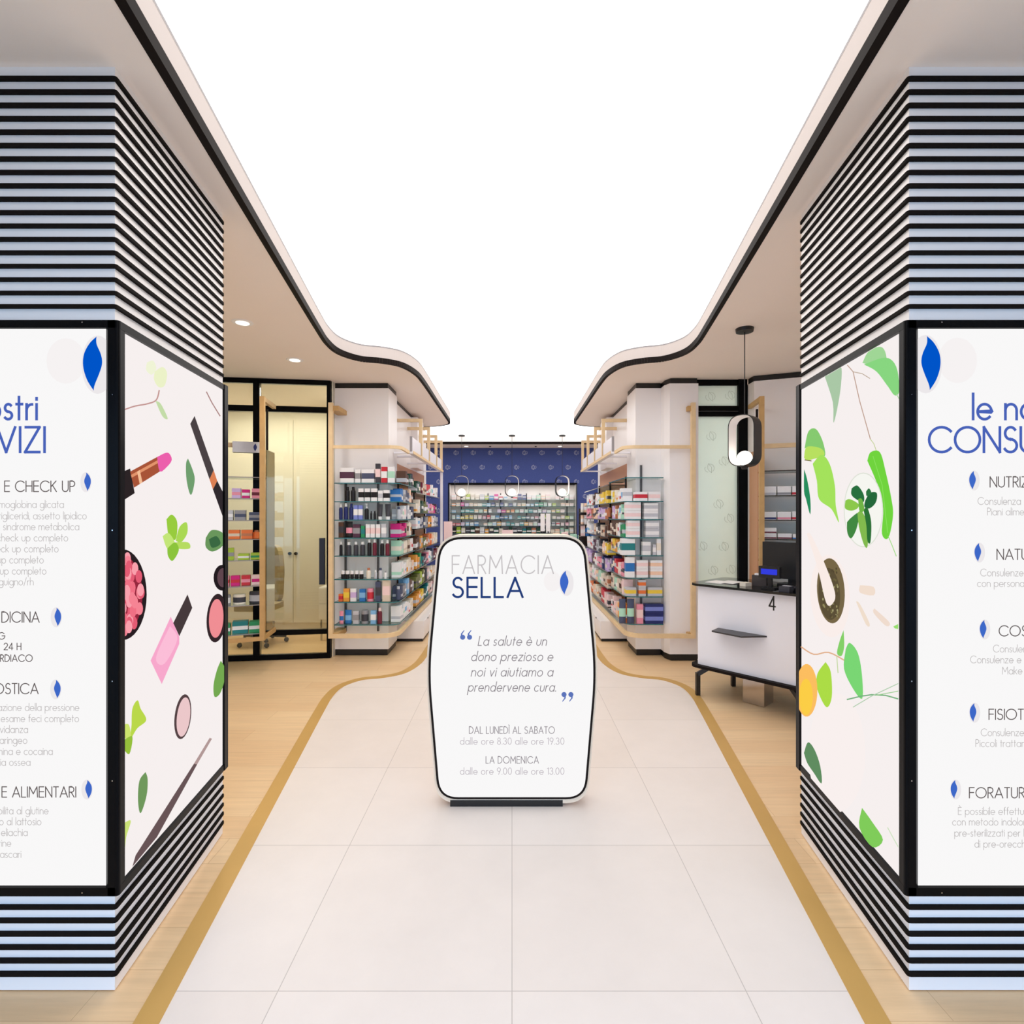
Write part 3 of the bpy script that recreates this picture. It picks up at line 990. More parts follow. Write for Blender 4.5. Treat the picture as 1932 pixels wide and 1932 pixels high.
D.shape('succulent', [(smooth([(402, 1040), (440, 1022), (480, 1080), (478, 1130), (430, 1110), (400, 1080)]), (40, 112, 62)), (smooth([(490, 1120), (520, 1070), (565, 1070), (560, 1130), (520, 1170), (485, 1160)]), (36, 104, 58)), (smooth([(496, 1060), (515, 1040), (530, 1070), (500, 1090)]), (44, 116, 64)), (smooth([(362, 1120), (390, 1110), (445, 1140), (440, 1170), (400, 1185), (360, 1170)]), (140, 200, 76)), (smooth([(372, 1260), (400, 1230), (450, 1200), (435, 1300), (400, 1365), (375, 1330)]), (66, 136, 66)), (smooth([(440, 1200), (470, 1190), (510, 1290), (505, 1420), (480, 1400), (450, 1290)]), (130, 186, 78)), (smooth([(480, 1180), (505, 1165), (530, 1260), (525, 1390), (505, 1380), (498, 1280)]), (44, 112, 54)), (smooth([(445, 1110), (470, 1110), (485, 1180), (455, 1190)]), (112, 180, 70))])
D.shape('mortar', [(ell(262, 1740, 128, 268, 36, -0.06), (250, 238, 234)), (ell(268, 1706, 90, 212, 36, -0.06), (118, 102, 70)), (ell(258, 1726, 70, 170, 30, -0.06), (92, 80, 56))] + [(ell(215 + random.random() * 110, 1560 + random.random() * 320, 5, 9, 7), random.choice([(150, 142, 96), (110, 100, 64), (170, 164, 120), (84, 72, 50)])) for i in range(70)] + [(smooth([(118, 1335), (148, 1345), (240, 1540), (302, 1715), (290, 1785), (246, 1785), (190, 1560)]), (250, 236, 230))])
D.shape('capsule', [(smooth([(466, 1670), (555, 1680), (556, 1735), (466, 1718)], 3), (242, 222, 206)), (smooth([(440, 1775), (465, 1790), (530, 1920), (505, 1925)], 3), (240, 222, 204)), (smooth([(560, 1820), (650, 1900), (660, 1930), (630, 1930), (555, 1850)], 3), (240, 220, 206))])
E_ = Print(1, rs, 1490, 1100, 3.22)
E_.n = 160
E_.shape('bowl', [(ell(300, 1030, 175, 360, 40), (249, 240, 238))])
E_.shape('stem', [(line(catmull([(80, 385), (160, 432), (250, 420), (350, 470)], 4), 8), (226, 176, 140)), (line([(300, 440), (308, 545)], 5), (190, 214, 150))])
E_.shape('leaf', [(smooth([(342, 285), (346, 380), (330, 440), (302, 425), (318, 350)]), (132, 208, 104))])
E_.shape('leaf', [(smooth([(355, 400), (380, 362), (430, 425), (455, 560), (456, 700), (400, 640), (345, 520)]), (122, 214, 116))])
E_.shape('leaf', [(smooth([(232, 478), (264, 540), (270, 690), (236, 752), (180, 640), (182, 550)]), (172, 220, 70))])
E_.shape('flower', [(ell(116, 650, 66, 160, 30), (252, 190, 96)), (ell(112, 690, 42, 110, 26), (252, 206, 70))])
E_.shape('grass_blade', [(line([(362, 706), (450, 685), (515, 676), (600, 680), (690, 705)], 8), (120, 178, 128)), (line([(400, 752), (515, 684), (690, 602)], 5), (170, 204, 168)), (line([(540, 680), (690, 652)], 5), (150, 204, 140))])
E_.shape('leaf', [(smooth([(100, 1030), (125, 965), (165, 1010), (200, 1110), (208, 1215), (160, 1150), (120, 1090)], 4), (96, 140, 96))])
E_.shape('leaf', [(smooth([(456, 1362), (520, 1450), (584, 1556), (520, 1600), (440, 1482)], 4), (128, 204, 90)), (line([(612, 1480), (650, 1550), (690, 1620)], 5), (200, 226, 186))])
E_.shape('leaf', [(smooth([(648, 262), (690, 245), (700, 275), (660, 275)], 3), (150, 222, 110))])

# ------------------------------------------------------------------ the freestanding sign in the middle
SY = 2.9
SK = SY / F


def sx_(px):
    return (px - 965) * SK


def sz_(py):
    return EYE - (py - 972) * SK


sign_out = rounded([(sx_(828.5), sz_(1013)), (sx_(1101.5), sz_(1013)), (sx_(1125), sz_(1268)), (sx_(1104.5), sz_(1508)), (sx_(825.5), sz_(1508)), (sx_(805), sz_(1268))], [0.125, 0.125, 0.16, 0.11, 0.11, 0.16], 9)


def shrink(poly, d):
    """move an outline inwards by d (outwards if negative)"""
    n = len(poly)
    area = sum(poly[i - 1][0] * poly[i][1] - poly[i][0] * poly[i - 1][1] for i in range(n))
    k = d if area > 0 else -d
    out = []
    for i in range(n):
        a, b = poly[i - 1], poly[(i + 1) % n]
        dx, dy = b[0] - a[0], b[1] - a[1]
        l = sqrt(dx * dx + dy * dy)
        out.append((poly[i][0] - dy / l * k, poly[i][1] + dx / l * k))
    return out


sg = thing('totem_sign', (0, SY + 0.06, 0), 'white illuminated freestanding sign on the tiled path with quotation and opening hours', 'sign')
bd = MB()
bodyp = [(x, z - (0.016 if z < 0.5 else 0.0)) for x, z in shrink(sign_out, -0.012)]
bd.slab(bodyp, (0, SY + 0.012, 0), (1, 0), (0, 1), 0.13, PALEW)
bd.build('body', sg)
tr = MB()
tr.slab(sign_out, (0, SY, 0), (1, 0), (0, 1), 0.012, BLACKT)
tr.build('edge_trim', sg)
fc = MB()
facep = shrink(sign_out, 0.0125)
fc.slab(facep, (0, SY - 0.002, 0), (1, 0), (0, 1), 0.004, LIT)
face = fc.build('face', sg)
MB().box(sx_(848), sx_(1061), SY + 0.01, SY + 0.13, 0.0, 0.035, BLACK).build('base', sg)
SP = lambda x, v: (x, SY - 0.0035, v)


def spl(d):
    return lambda x, v: (x, SY - 0.0032 - d, v)


letter_line('title_lettering', face, 'FARMACIA', SP, 33.5 * SK, 2.3 * SK, ink((198, 194, 196)), left=sx_(852.5), right=sx_(1043), base=sz_(1082))
letter_line('title_lettering', face, 'SELLA', SP, 36.5 * SK, 4.2 * SK, ink((36, 62, 122)), left=sx_(853), right=sx_(985), base=sz_(1126.5))
leaf_mark('leaf_emblem', face, sx_(1060), sz_(1099), 45 * SK, 1, spl, LEAFB2, 2)
QI = ink((140, 134, 140))
for s, l, r, b in (('La salute è un', 901, 1029, 1217.5), ('dono prezioso e', 888, 1041, 1246.5), ('noi vi aiutiamo a', 888, 1041, 1275.5), ('prendervene cura.', 882, 1047, 1304)):
    letter_line('quotation_lettering', face, s, SP, 17.3 * SK, 1.5 * SK, QI, left=sx_(l), right=sx_(r), base=sz_(b), slant=0.2)
QB = ink((92, 116, 186))
for k, (qx, qy, d) in enumerate(((872, 1202, 1), (885, 1202, 1), (1063, 1310, -1), (1076, 1310, -1))):
    mb = MB()
    poly_on(mb, ell(sx_(qx), sz_(qy), 4.8 * SK, 4.8 * SK, 18), SP, QB)
    t = [(sx_(qx - d * 3.6), sz_(qy - d * 1)), (sx_(qx - d * 3.2), sz_(qy - d * 7)), (sx_(qx + d * 2.5), sz_(qy - d * 13.5)), (sx_(qx + d * 3.5), sz_(qy - d * 12.5)), (sx_(qx - d * 0.5), sz_(qy - d * 6.5)), (sx_(qx - d * 0.5), sz_(qy))]
    poly_on(mb, t, spl(0.0006), QB)
    mb.build('quotation_mark', face)
letter_line('hours_lettering', face, 'DAL LUNEDÌ AL SABATO', SP, 13 * SK, 1.35 * SK, ink((150, 144, 150)), left=sx_(884.5), right=sx_(1045), base=sz_(1383.5))
letter_line('hours_lettering', face, 'LA DOMENICA', SP, 12.7 * SK, 1.35 * SK, ink((150, 144, 150)), left=sx_(916), right=sx_(1015), base=sz_(1439.5))
for s, b in (('dalle ore 8.30 alle ore 19.30', 1404), ('dalle ore 9.00 alle ore 13.00', 1460.5)):
    letter_line('hours_lettering', face, s, SP, 12.4 * SK, 1.1 * SK, ink((186, 178, 186)), left=sx_(867.5), right=sx_(1063), base=sz_(b))


# ------------------------------------------------------------------ white shelving along both sides of the aisle
ORD = ['first', 'second', 'third', 'fourth', 'fifth', 'sixth', 'seventh', 'eighth', 'ninth', 'tenth', 'eleventh', 'twelfth', 'thirteenth', 'fourteenth', 'fifteenth', 'sixteenth', 'seventeenth', 'eighteenth', 'nineteenth', 'twentieth']


def ordn(i):
    if i < 20:
        return ORD[i]
    if i == 29:
        return 'thirtieth'
    if i < 29:
        return 'twenty-' + ORD[i - 20]
    return 'thirty-' + ORD[i - 30]


COL = {'white': (240, 240, 242), 'ivory': (238, 230, 214), 'black': (24, 22, 26), 'charcoal': (62, 62, 70), 'grey': (150, 150, 156), 'silver': (196, 198, 206), 'navy': (34, 44, 106), 'blue': (40, 116, 190), 'periwinkle': (126, 140, 214), 'sky-blue': (130, 186, 232), 'teal': (32, 128, 132), 'green': (44, 150, 96), 'mint': (176, 224, 200), 'lime': (170, 200, 60), 'yellow': (240, 206, 70), 'amber': (232, 160, 66), 'orange': (232, 120, 60), 'red': (206, 46, 62), 'pink': (236, 150, 172), 'pale-pink': (244, 214, 214), 'magenta': (212, 26, 128), 'maroon': (110, 32, 52), 'brown': (92, 62, 48), 'copper': (190, 120, 84), 'beige': (220, 204, 186), 'peach': (246, 208, 180), 'lilac': (206, 180, 226), 'olive': (110, 116, 60), 'dark-green': (30, 74, 58), 'slate': (74, 82, 110), 'plum': (84, 50, 72)}


def cm(n, pale=0.0):
    if pale:
        return mat('pale_packaging_' + n.replace('-', '_'), [v + (232 - v) * pale for v in COL[n]], 0.5, 0, 0.4, 0.02, 40)
    return mat('packaging_' + n.replace('-', '_'), COL[n], 0.45, 0, 0.4, 0.02, 40)


NOUN = {'box': ('carton', 'carton_box', 'box'), 'bottle': ('bottle', 'bottle', 'bottle'), 'pump': ('pump bottle', 'pump_bottle', 'bottle'), 'jar': ('jar', 'cream_jar', 'jar'), 'tube': ('tube', 'cream_tube', 'tube'), 'pouch': ('pouch', 'pouch', 'pouch'), 'tin': ('canister', 'canister', 'canister')}


def product(kind, x, y, z, w, d, h, c1, c2, label, group, ang=0.0, band=(0.28, 0.62), name=None, pale=0.0):
    """one product standing at x, y on a shelf at height z"""
    noun, nm, cat = NOUN[kind]
    nm = name or nm
    a, b = cm(c1, pale), cm(c2 or c1, pale)
    mb = MB()
    o3 = (x, y, z)
    if kind == 'box':
        e = 0.0015
        b0, b1 = band
        mb.rings(x, y, [(z, w / 2 - e, d / 2 - e, a), (z + e, w / 2, d / 2, a), (z + h * b0, w / 2, d / 2, b), (z + h * b1, w / 2, d / 2, a), (z + h - e, w / 2, d / 2, a), (z + h, w / 2 - e, d / 2 - e, a)], 4, ang)
        o = mb.build(nm, None, o3)
    elif kind == 'pouch':
        b0, b1 = band
        mb.rings(x, y, [(z, w * 0.47, d * 0.32, a), (z + h * 0.08, w / 2, d / 2, a), (z + h * b0, w / 2, d / 2, b), (z + h * b1, w * 0.5, d * 0.42, a), (z + h * 0.86, w * 0.47, d * 0.16, a), (z + h, w * 0.5, d * 0.05, a)], 12, ang)
        o = mb.build(nm, None, o3)
    elif kind == 'tin':
        mb.rings(x, y, [(z, w / 2 * 0.96, d / 2 * 0.96, a), (z + h * 0.03, w / 2, d / 2, a), (z + h * 0.2, w / 2, d / 2, b), (z + h * 0.72, w / 2, d / 2, a), (z + h * 0.93, w / 2, d / 2, a), (z + h, w / 2 * 0.94, d / 2 * 0.94, a)], 16)
        o = mb.build(nm, None, o3)
    else:
        o = bpy.data.objects.new(nm, None)
        o.location = o3
        o.empty_display_size = 0.03
        C.objects.link(o)
        r, q = w / 2, d / 2
        if kind == 'bottle':
            mb.rings(x, y, [(z, r * 0.92, q * 0.92, a), (z + h * 0.03, r, q, a), (z + h * 0.18, r, q, a), (z + h * 0.22, r, q, a), (z + h * 0.68, r, q, a), (z + h * 0.76, r * 0.8, q * 0.8, a), (z + h * 0.79, r * 0.5, q * 0.5, a)], 12).build('body', o)
            MB().rings(x, y, [(z + h * 0.79, r * 0.62, q * 0.62, b), (z + h * 0.98, r * 0.58, q * 0.58, b), (z + h, r * 0.5, q * 0.5, b)], 12).build('cap', o)
        elif kind == 'pump':
            mb.rings(x, y, [(z, r * 0.94, q * 0.94, a), (z + h * 0.03, r, q, a), (z + h * 0.6, r, q, a), (z + h * 0.68, r * 0.7, q * 0.7, a), (z + h * 0.7, r * 0.4, q * 0.4, a)], 12).build('body', o)
            t = MB().rings(x, y, [(z + h * 0.7, r * 0.46, q * 0.46, b), (z + h * 0.8, r * 0.44, q * 0.44, b), (z + h * 0.81, r * 0.16, q * 0.16, b), (z + h * 0.92, r * 0.16, q * 0.16, b)], 10)
            t.rings(x, y, [(z + h * 0.92, r * 0.4, q * 0.4, b), (z + h, r * 0.36, q * 0.36, b)], 10)
            t.box(x - r * 0.95, x, y - r * 0.12, y + r * 0.12, z + h * 0.93, z + h * 0.985, b).build('pump', o)
        elif kind == 'jar':
            mb.rings(x, y, [(z, r * 0.9, q * 0.9, a), (z + h * 0.08, r, q, a), (z + h * 0.55, r, q, a), (z + h * 0.58, r * 0.9, q * 0.9, a)], 14).build('body', o)
            MB().rings(x, y, [(z + h * 0.58, r * 0.98, q * 0.98, b), (z + h * 0.96, r * 0.98, q * 0.98, b), (z + h, r * 0.93, q * 0.93, b)], 14).build('lid', o)
        elif kind == 'tube':
            MB().rings(x, y, [(z, r * 0.72, q * 0.72, b), (z + h * 0.2, r * 0.76, q * 0.76, b)], 12).build('cap', o)
            mb.rings(x, y, [(z + h * 0.2, r * 0.8, q * 0.8, a), (z + h * 0.4, r * 0.86, q * 0.7, a), (z + h * 0.97, r, q * 0.14, a), (z + h, r, q * 0.1, a)], 12).build('body', o)
    return tag(o, label, cat, group)


def plabel(kind, c1, c2, i, frm, where):
    s = c1 + ' ' + NOUN[kind][0]
    if c2 and c2 != c1:
        s += {'box': ' with %s band', 'pouch': ' with %s band', 'tin': ' with %s band', 'bottle': ' with %s cap', 'pump': ' with %s pump', 'jar': ' with %s lid', 'tube': ' with %s cap'}[kind] % c2
    return '%s, %s from the %s, %s' % (s, ordn(i), frm, where)


ZF, ZB = 5.86, 6.05                 # front edge of the projecting glass, face of the cabinets
XA, XE = 1.25, 1.50                 # aisle edge of the glass, face of the recessed aisle panel
YEND, YPAN = 9.12, 9.25
SHELF_L = [1.959, 1.754, 1.55, 1.35, 1.15, 0.892, 0.64, 0.39]
SHELF_R = [2.02, 1.758, 1.555, 1.354, 1.155, 0.906, 0.70, 0.395]
BAY_L = [1.90, 1.63, 1.42, 1.14, 0.89, 0.64, 0.40]
BAY_R = [2.00, 1.76, 1.545, 1.31, 1.08, 0.86, 0.64, 0.40]


def bx(mb, s, x0, x1, y0, y1, z0, z1, m):
    a, b = sorted((s * x0, s * x1))
    return mb.box(a, b, y0, y1, z0, z1, m)


def glass_shelf(name, parent, poly, z, t, edge):
    mb = MB()
    mb.prism(poly, z - t, z, SHELFG, edge)
    return mb.build(name, parent)


for s, side in ((-1, 'left'), (1, 'right')):
    other = 'navy cartons' if s < 0 else 'cream cartons'
    # -------- front cabinet with its tower
    cab = thing('display_cabinet', (s * 1.7, 6.2, 0), 'white %s display cabinet with glass shelves and oak rail beside the %s' % (side, 'glazed office door' if s < 0 else 'frosted door'), 'cabinet')
    tw = MB()
    xo = 2.03 if s < 0 else 1.70
    bx(tw, s, 1.41, xo, ZB, 6.5, 0.07, 3.05, WHITE)
    tw.build('tower', cab)
    kk = MB()
    bx(kk, s, 1.425, xo, ZB + 0.015, 6.5, 0, 0.07, BLACK)
    kk.build('toe_kick', cab)
    kk = MB()
    bx(kk, s, 1.42, xo, ZB + 0.01, 6.5, 3.05, CEIL - 0.001, BLACK)
    kk.build('shadow_gap', cab)
    if s > 0:
        t2 = MB()
        t2.prism([(1.70, 5.93), (1.735, 5.83), (2.05, 5.83), (2.05, 6.5), (1.70, 6.5)], 0.07, 3.05, WHITE)
        t2.build('side_panel', cab)
        MB().prism([(1.71, 5.94), (1.75, 5.84), (2.04, 5.84), (2.04, 6.5), (1.71, 6.5)], 0, 0.07, BLACK).build('toe_kick', cab)
        MB().prism([(1.71, 5.94), (1.75, 5.84), (2.04, 5.84), (2.04, 6.5), (1.71, 6.5)], 3.05, CEIL - 0.001, BLACK).build('shadow_gap', cab)
    yr = 5.76
    xr = 1.945
    # oak rail: upright, lower rail that turns into the aisle, slim upper rail, wall brackets
    mb = MB()
    bx(mb, s, xr, xr + 0.045, yr - 0.022, yr + 0.022, 0.265, 2.82, WOOD)
    mb.build('rail_upright', cab)
    path = rounded([(s * (xr + 0.0), yr), (s * (XA + 0.01), yr), (s * (XA + 0.01), YEND)], [0, 0.22, 0], 7)
    mb = MB()
    mb.sweep([(x, y, 0.265) for x, y in path], 0.035, 0.045, WOOD)
    mb.build('lower_rail', cab)
    path = rounded([(s * xr, yr + 0.005), (s * 1.22, yr + 0.005), (s * 1.22, 6.26)], [0, 0.14, 0], 7)
    mb = MB()
    mb.sweep([(x, y, 2.325) for x, y in path], 0.025, 0.035, WOOD)
    mb.build('upper_rail', cab)
    for zz in (2.76, 0.29):
        mb = MB()
        bx(mb, s, xr - 0.03 if s > 0 else xr - 0.06, xr + 0.045, yr, ZB if s < 0 else 5.83, zz - 0.022, zz + 0.03, GOLDW)
        mb.build('wall_bracket', cab)
    for xx in ((1.895, 1.525) if s < 0 else (1.47,)):
        mb = MB()
        bx(mb, s, xx - 0.011, xx + 0.011, ZB - 0.022, ZB - 0.001, 0.28 if s < 0 else 0.36, (SHELF_L[0] if s < 0 else 2.17), GREYM)
        mb.build('standard', cab)
    xl = 1.965 if s < 0 else 1.675
    for zz in (SHELF_L if s < 0 else SHELF_R):
        poly = rounded([(s * xl, ZF), (s * XA, ZF), (s * XA, 6.86), (s * 1.405, 6.86), (s * 1.405, ZB - 0.002), (s * xl, ZB - 0.002)], [0, 0.12, 0, 0, 0, 0], 6)
        glass_shelf('glass_shelf', cab, poly, zz, 0.010, TEAL)

    # -------- aisle bays: recessed panel, second tower, bronze mirror, glass shelves
    un = thing('aisle_shelving', (s * 1.6, 7.8, 0), 'white %s aisle shelving bay with bronze mirror back running towards the navy wall' % side, 'shelving')
    mb = MB()
    bx(mb, s, XE, 2.02, 6.501, YPAN, 0.07, 3.05, WHITE)
    mb.build('panel', un)
    mb = MB()
    bx(mb, s, XE + 0.015, 2.0, 6.502, YPAN - 0.02, 3.05, CEIL - 0.001, BLACK)
    mb.build('shadow_gap', un)
    mb = MB()
    bx(mb, s, 1.40, XE, 7.85, 8.4, 2.3, 3.05, WHITE)
    mb.build('tower', un)
    mb = MB()
    bx(mb, s, XE - 0.008, XE - 0.0005, 6.52, 9.0, 0.36, 2.27, BRONZE)
    mb.build('mirror_back', un)
    for zz in (BAY_L if s < 0 else BAY_R):
        poly = [(s * XA, 6.92), (s * XA, YEND), (s * (XE - 0.01), YEND), (s * (XE - 0.01), 6.92)]
        glass_shelf('glass_shelf', un, poly, zz, 0.012, DARKE)  # dark edge colour stands in for the bronze back reflected in the glass
    for yy in (6.9, 8.0, 9.0):
        mb = MB()
        bx(mb, s, XE - 0.03, XE - 0.009, yy - 0.01, yy + 0.01, 0.3, 2.1, BLACK)
        mb.build('standard', un)

    # -------- drawer plinth along the aisle
    dr = thing('drawer_plinth', (s * 1.3, 8.0, 0), 'low white run of drawers under the %s aisle shelving' % side, 'cabinet')
    mb = MB()
    bx(mb, s, 1.125, XE - 0.001, 6.72, YPAN, 0.035, 0.255, WHITE)
    mb.build('body', dr)
    mb = MB()
    bx(mb, s, 1.135, XE - 0.002, 6.73, YPAN - 0.01, 0.0, 0.035, BLACK)
    mb.build('toe_kick', dr)
    for k in range(4):
        mb = MB()
        y0 = 6.73 + k * 0.63
        bx(mb, s, 1.119, 1.1245, y0 + 0.005, y0 + 0.62, 0.045, 0.25, WHITE)
        f_ = mb.build('drawer_front', dr)
        mb = MB()
        bx(mb, s, 1.113, 1.1185, y0 + 0.29, y0 + 0.33, 0.232, 0.246, BLACK)
        mb.build('handle', f_)

    # -------- overhead ledge with oak hoops and its white panels
    ov = thing('overhead_ledge', (s * 1.3, 7.6, 2.33), 'oak framed overhead ledge above the %s aisle shelves' % side, 'shelf')
    mb = MB()
    bx(mb, s, 1.17, 1.225, 6.27, 8.985, 2.33, 2.352, LEDGEW)
    for yy in (6.7, 7.6, 8.965):
        bx(mb, s, 1.225, XE - 0.001, yy - 0.02, yy + 0.02, 2.33, 2.352, LEDGEW)
    bx(mb, s, 1.225, 1.399, 6.27, 6.31, 2.33, 2.352, LEDGEW)
    mb.build('ledge', ov)
    mb = MB()
    bx(mb, s, 1.162, 1.1695, 6.27, 8.99, 2.326, 2.36, WOOD)
    mb.build('edge_batten', ov)
    for yy in (6.94, 7.6, 8.33, 8.96):
        mb = MB()
        bx(mb, s, 1.175, 1.215, yy - 0.02, yy + 0.02, 2.352, 2.86, WOOD)
        bx(mb, s, 1.2151, XE - 0.001 if not 7.8 < yy < 8.45 else 1.399, yy - 0.02, yy + 0.02, 2.82, 2.86, WOOD)
        mb.build('hoop', ov)
    for k, (y0, y1) in enumerate(((6.29, 6.9), (6.98, 7.56), (7.64, 8.29), (8.37, 8.92))):
        mb = MB()
        bx(mb, s, 1.186, 1.21, y0, y1, 2.3535, 2.53, LEDGEW)
        bx(mb, s, 1.184, 1.212, y0 - 0.004, y0 + 0.006, 2.3535, 2.535, GREYE)
        bx(mb, s, 1.184, 1.212, y1 - 0.006, y1 + 0.004, 2.3535, 2.535, GREYE)
        o = mb.build('panel_box', None, (s * 1.198, (y0 + y1) / 2, 2.3535))
        tag(o, '%s white panel box from the near end of the %s overhead ledge' % (ordn(k), side), 'box', 'panel boxes on the %s overhead ledge' % side)
tag(MB().box(-1.215, -1.175, 8.97, 9.01, 0.2556, 2.325, LEDGEW).build('support_post', None, (-1.195, 8.99, 0.2556)), 'slim white post under the far end of the left overhead ledge', 'post')

# ------------------------------------------------------------------ products on the front shelves (positions read along each shelf)
GX = 5.93 / F


def px2x(px):
    return (px - 966) * GX


ROWS_L = [
    # kind, x from, x to, height in px, colour, accent
    [('box', 643, 670, 28, 'white', 'plum'), ('box', 672, 682, 25, 'white', 'grey'), ('box', 684, 708, 25, 'white', 'slate'), ('box', 710, 719, 36, 'charcoal', 'pale-pink'), ('box', 721, 732, 30, 'red', 'white'), ('box', 733, 745, 30, 'white', 'mint')],
    [('bottle', 652, 661, 27, 'black', 'black'), ('bottle', 663, 672, 27, 'black', 'black'), ('box', 678, 688, 24, 'white', 'black'), ('box', 690, 700, 24, 'white', 'black'), ('box', 702, 713, 24, 'white', 'black'), ('box', 715, 724, 20, 'white', 'silver'), ('box', 725, 736, 21, 'white', 'black')],
    [('bottle', 641, 648, 29, 'navy', 'white'), ('bottle', 650, 658, 31, 'navy', 'white'), ('bottle', 660, 668, 30, 'navy', 'navy'), ('box', 669, 677, 27, 'periwinkle', 'white'), ('box', 678, 686, 27, 'periwinkle', 'white'), ('pump', 689, 697, 30, 'black', 'white'), ('bottle', 700, 704, 16, 'black', 'black'), ('bottle', 706, 711, 16, 'black', 'black'), ('tube', 713, 723, 29, 'charcoal', 'white'), ('tube', 727, 738, 29, 'charcoal', 'white')],
    [('box', 641, 650, 29, 'brown', 'charcoal'), ('pouch', 654, 667, 30, 'black', 'pink'), ('box', 668, 681, 25, 'plum', 'grey'), ('box', 683, 690, 22, 'green', 'teal'), ('box', 692, 700, 25, 'white', 'pale-pink'), ('box', 701, 709, 25, 'white', 'pale-pink'), ('box', 711, 719, 25, 'white', 'pale-pink'), ('box', 721, 730, 26, 'silver', 'white')],
    [('bottle', 642, 648, 26, 'black', 'white'), ('bottle', 654, 664, 25, 'charcoal', 'white'), ('bottle', 668, 677, 26, 'charcoal', 'white'), ('bottle', 680, 690, 26, 'charcoal', 'white'), ('bottle', 694, 702, 31, 'black', 'white'), ('bottle', 704, 712, 31, 'maroon', 'white'), ('bottle', 718, 726, 29, 'black', 'white'), ('bottle', 728, 736, 29, 'maroon', 'white')],
    [('jar', 645, 652, 15, 'black', 'white'), ('jar', 653, 661, 15, 'black', 'white'), ('jar', 662, 669, 15, 'black', 'white'), ('jar', 670, 678, 15, 'black', 'white'), ('jar', 679, 687, 15, 'black', 'white'), ('bottle', 692, 701, 20, 'ivory', 'copper'), ('bottle', 707, 713, 16, 'silver', 'white'), ('bottle', 715, 723, 20, 'silver', 'slate'), ('bottle', 726, 731, 15, 'white', 'grey')],
    [('box', 641, 649, 14, 'orange', 'red'), ('box', 650, 661, 24, 'amber', 'yellow'), ('box', 663, 674, 24, 'white', 'lilac'), ('box', 680, 691, 23, 'blue', 'sky-blue'), ('tin', 693, 706, 24, 'pink', 'red'), ('box', 710, 720, 37, 'slate', 'charcoal'), ('box', 723, 737, 41, 'beige', 'pale-pink')],
    [('pouch', 642, 650, 24, 'pink', 'blue'), ('pouch', 652, 665, 26, 'blue', 'sky-blue'), ('box', 668, 679, 24, 'silver', 'grey'), ('tin', 682, 696, 25, 'grey', 'charcoal'), ('box', 701, 711, 25, 'sky-blue', 'white'), ('bottle', 713, 722, 30, 'maroon', 'pale-pink')],
]
ROWS_R = [
    [],
    [('box', 1196, 1220, 17, 'white', 'red'), ('box', 1221, 1244, 17, 'white', 'pale-pink')],
    [('box', 1179, 1208, 16, 'white', 'pale-pink'), ('box', 1213, 1240, 15, 'white', 'silver')],
    [('box', 1182, 1206, 16, 'white', 'pale-pink'), ('box', 1216, 1242, 17, 'silver', 'white')],
    [('box', 1171, 1197, 33, 'white', 'teal'), ('box', 1210, 1226, 25, 'white', 'silver'), ('box', 1230, 1236, 20, 'silver', 'white'), ('box', 1237, 1245, 31, 'white', 'ivory')],
    [('box', 1179, 1196, 38, 'white', 'blue'), ('box', 1199, 1221, 16, 'white', 'pale-pink'), ('box', 1225, 1248, 16, 'white', 'peach')],
    [('box', 1179, 1199, 16, 'silver', 'yellow'), ('box', 1203, 1217, 15, 'silver', 'orange'), ('box', 1220, 1248, 16, 'silver', 'yellow')],
    [('pouch', 1167, 1180, 46, 'slate', 'mint'), ('pouch', 1182, 1196, 46, 'slate', 'mint'), ('box', 1200, 1212, 36, 'pink', 'pale-pink'), ('box', 1215, 1250, 18, 'navy', 'periwinkle')],
]
STACKED = {(2, 0): 1, (2, 1): 1, (3, 0): 1, (3, 1): 1, (5, 1): 1, (5, 2): 1, (6, 1): 1, (7, 3): 1}
NTH = ['top', 'second', 'third', 'fourth', 'fifth', 'sixth', 'seventh', 'lowest']
for s, rows, zs, side in ((-1, ROWS_L, SHELF_L, 'left'), (1, ROWS_R, SHELF_R, 'right')):
    for r, row in enumerate(rows):
        n = 0
        for k, (kind, a, b, h, c1, c2) in enumerate(row):
            w = (b - a) * GX * 0.96
            hh = min(h * GX, ((zs[r - 1] - zs[r] - 0.016) / (2 if s > 0 and (r, k) in STACKED else 1)) if r else 9)
            d = min(max(w * 0.8, 0.03), 0.10) if kind == 'box' else (min(w, 0.09) if kind != 'pouch' else min(w * 0.6, 0.06))
            x = px2x((a + b) / 2)
            for lv in range(2 if s > 0 and (r, k) in STACKED else 1):
                where = '%s shelf, %s cabinet front' % (NTH[r], side)
                lab = plabel(kind, c1, c2, k, 'left', where)
                if lv:
                    lab = plabel(kind, c1, c2, k, 'left', 'upper one, %s shelf, %s cabinet front' % (NTH[r], side))
                product(kind, x, ZF + 0.025 + d / 2, zs[r] + 0.001 + lv * (hh + 0.0012), w, d, hh, c1, c2, lab, 'products on the %s cabinet front shelves' % side, band=(0.3, 0.72) if kind == 'box' else (0.28, 0.62))

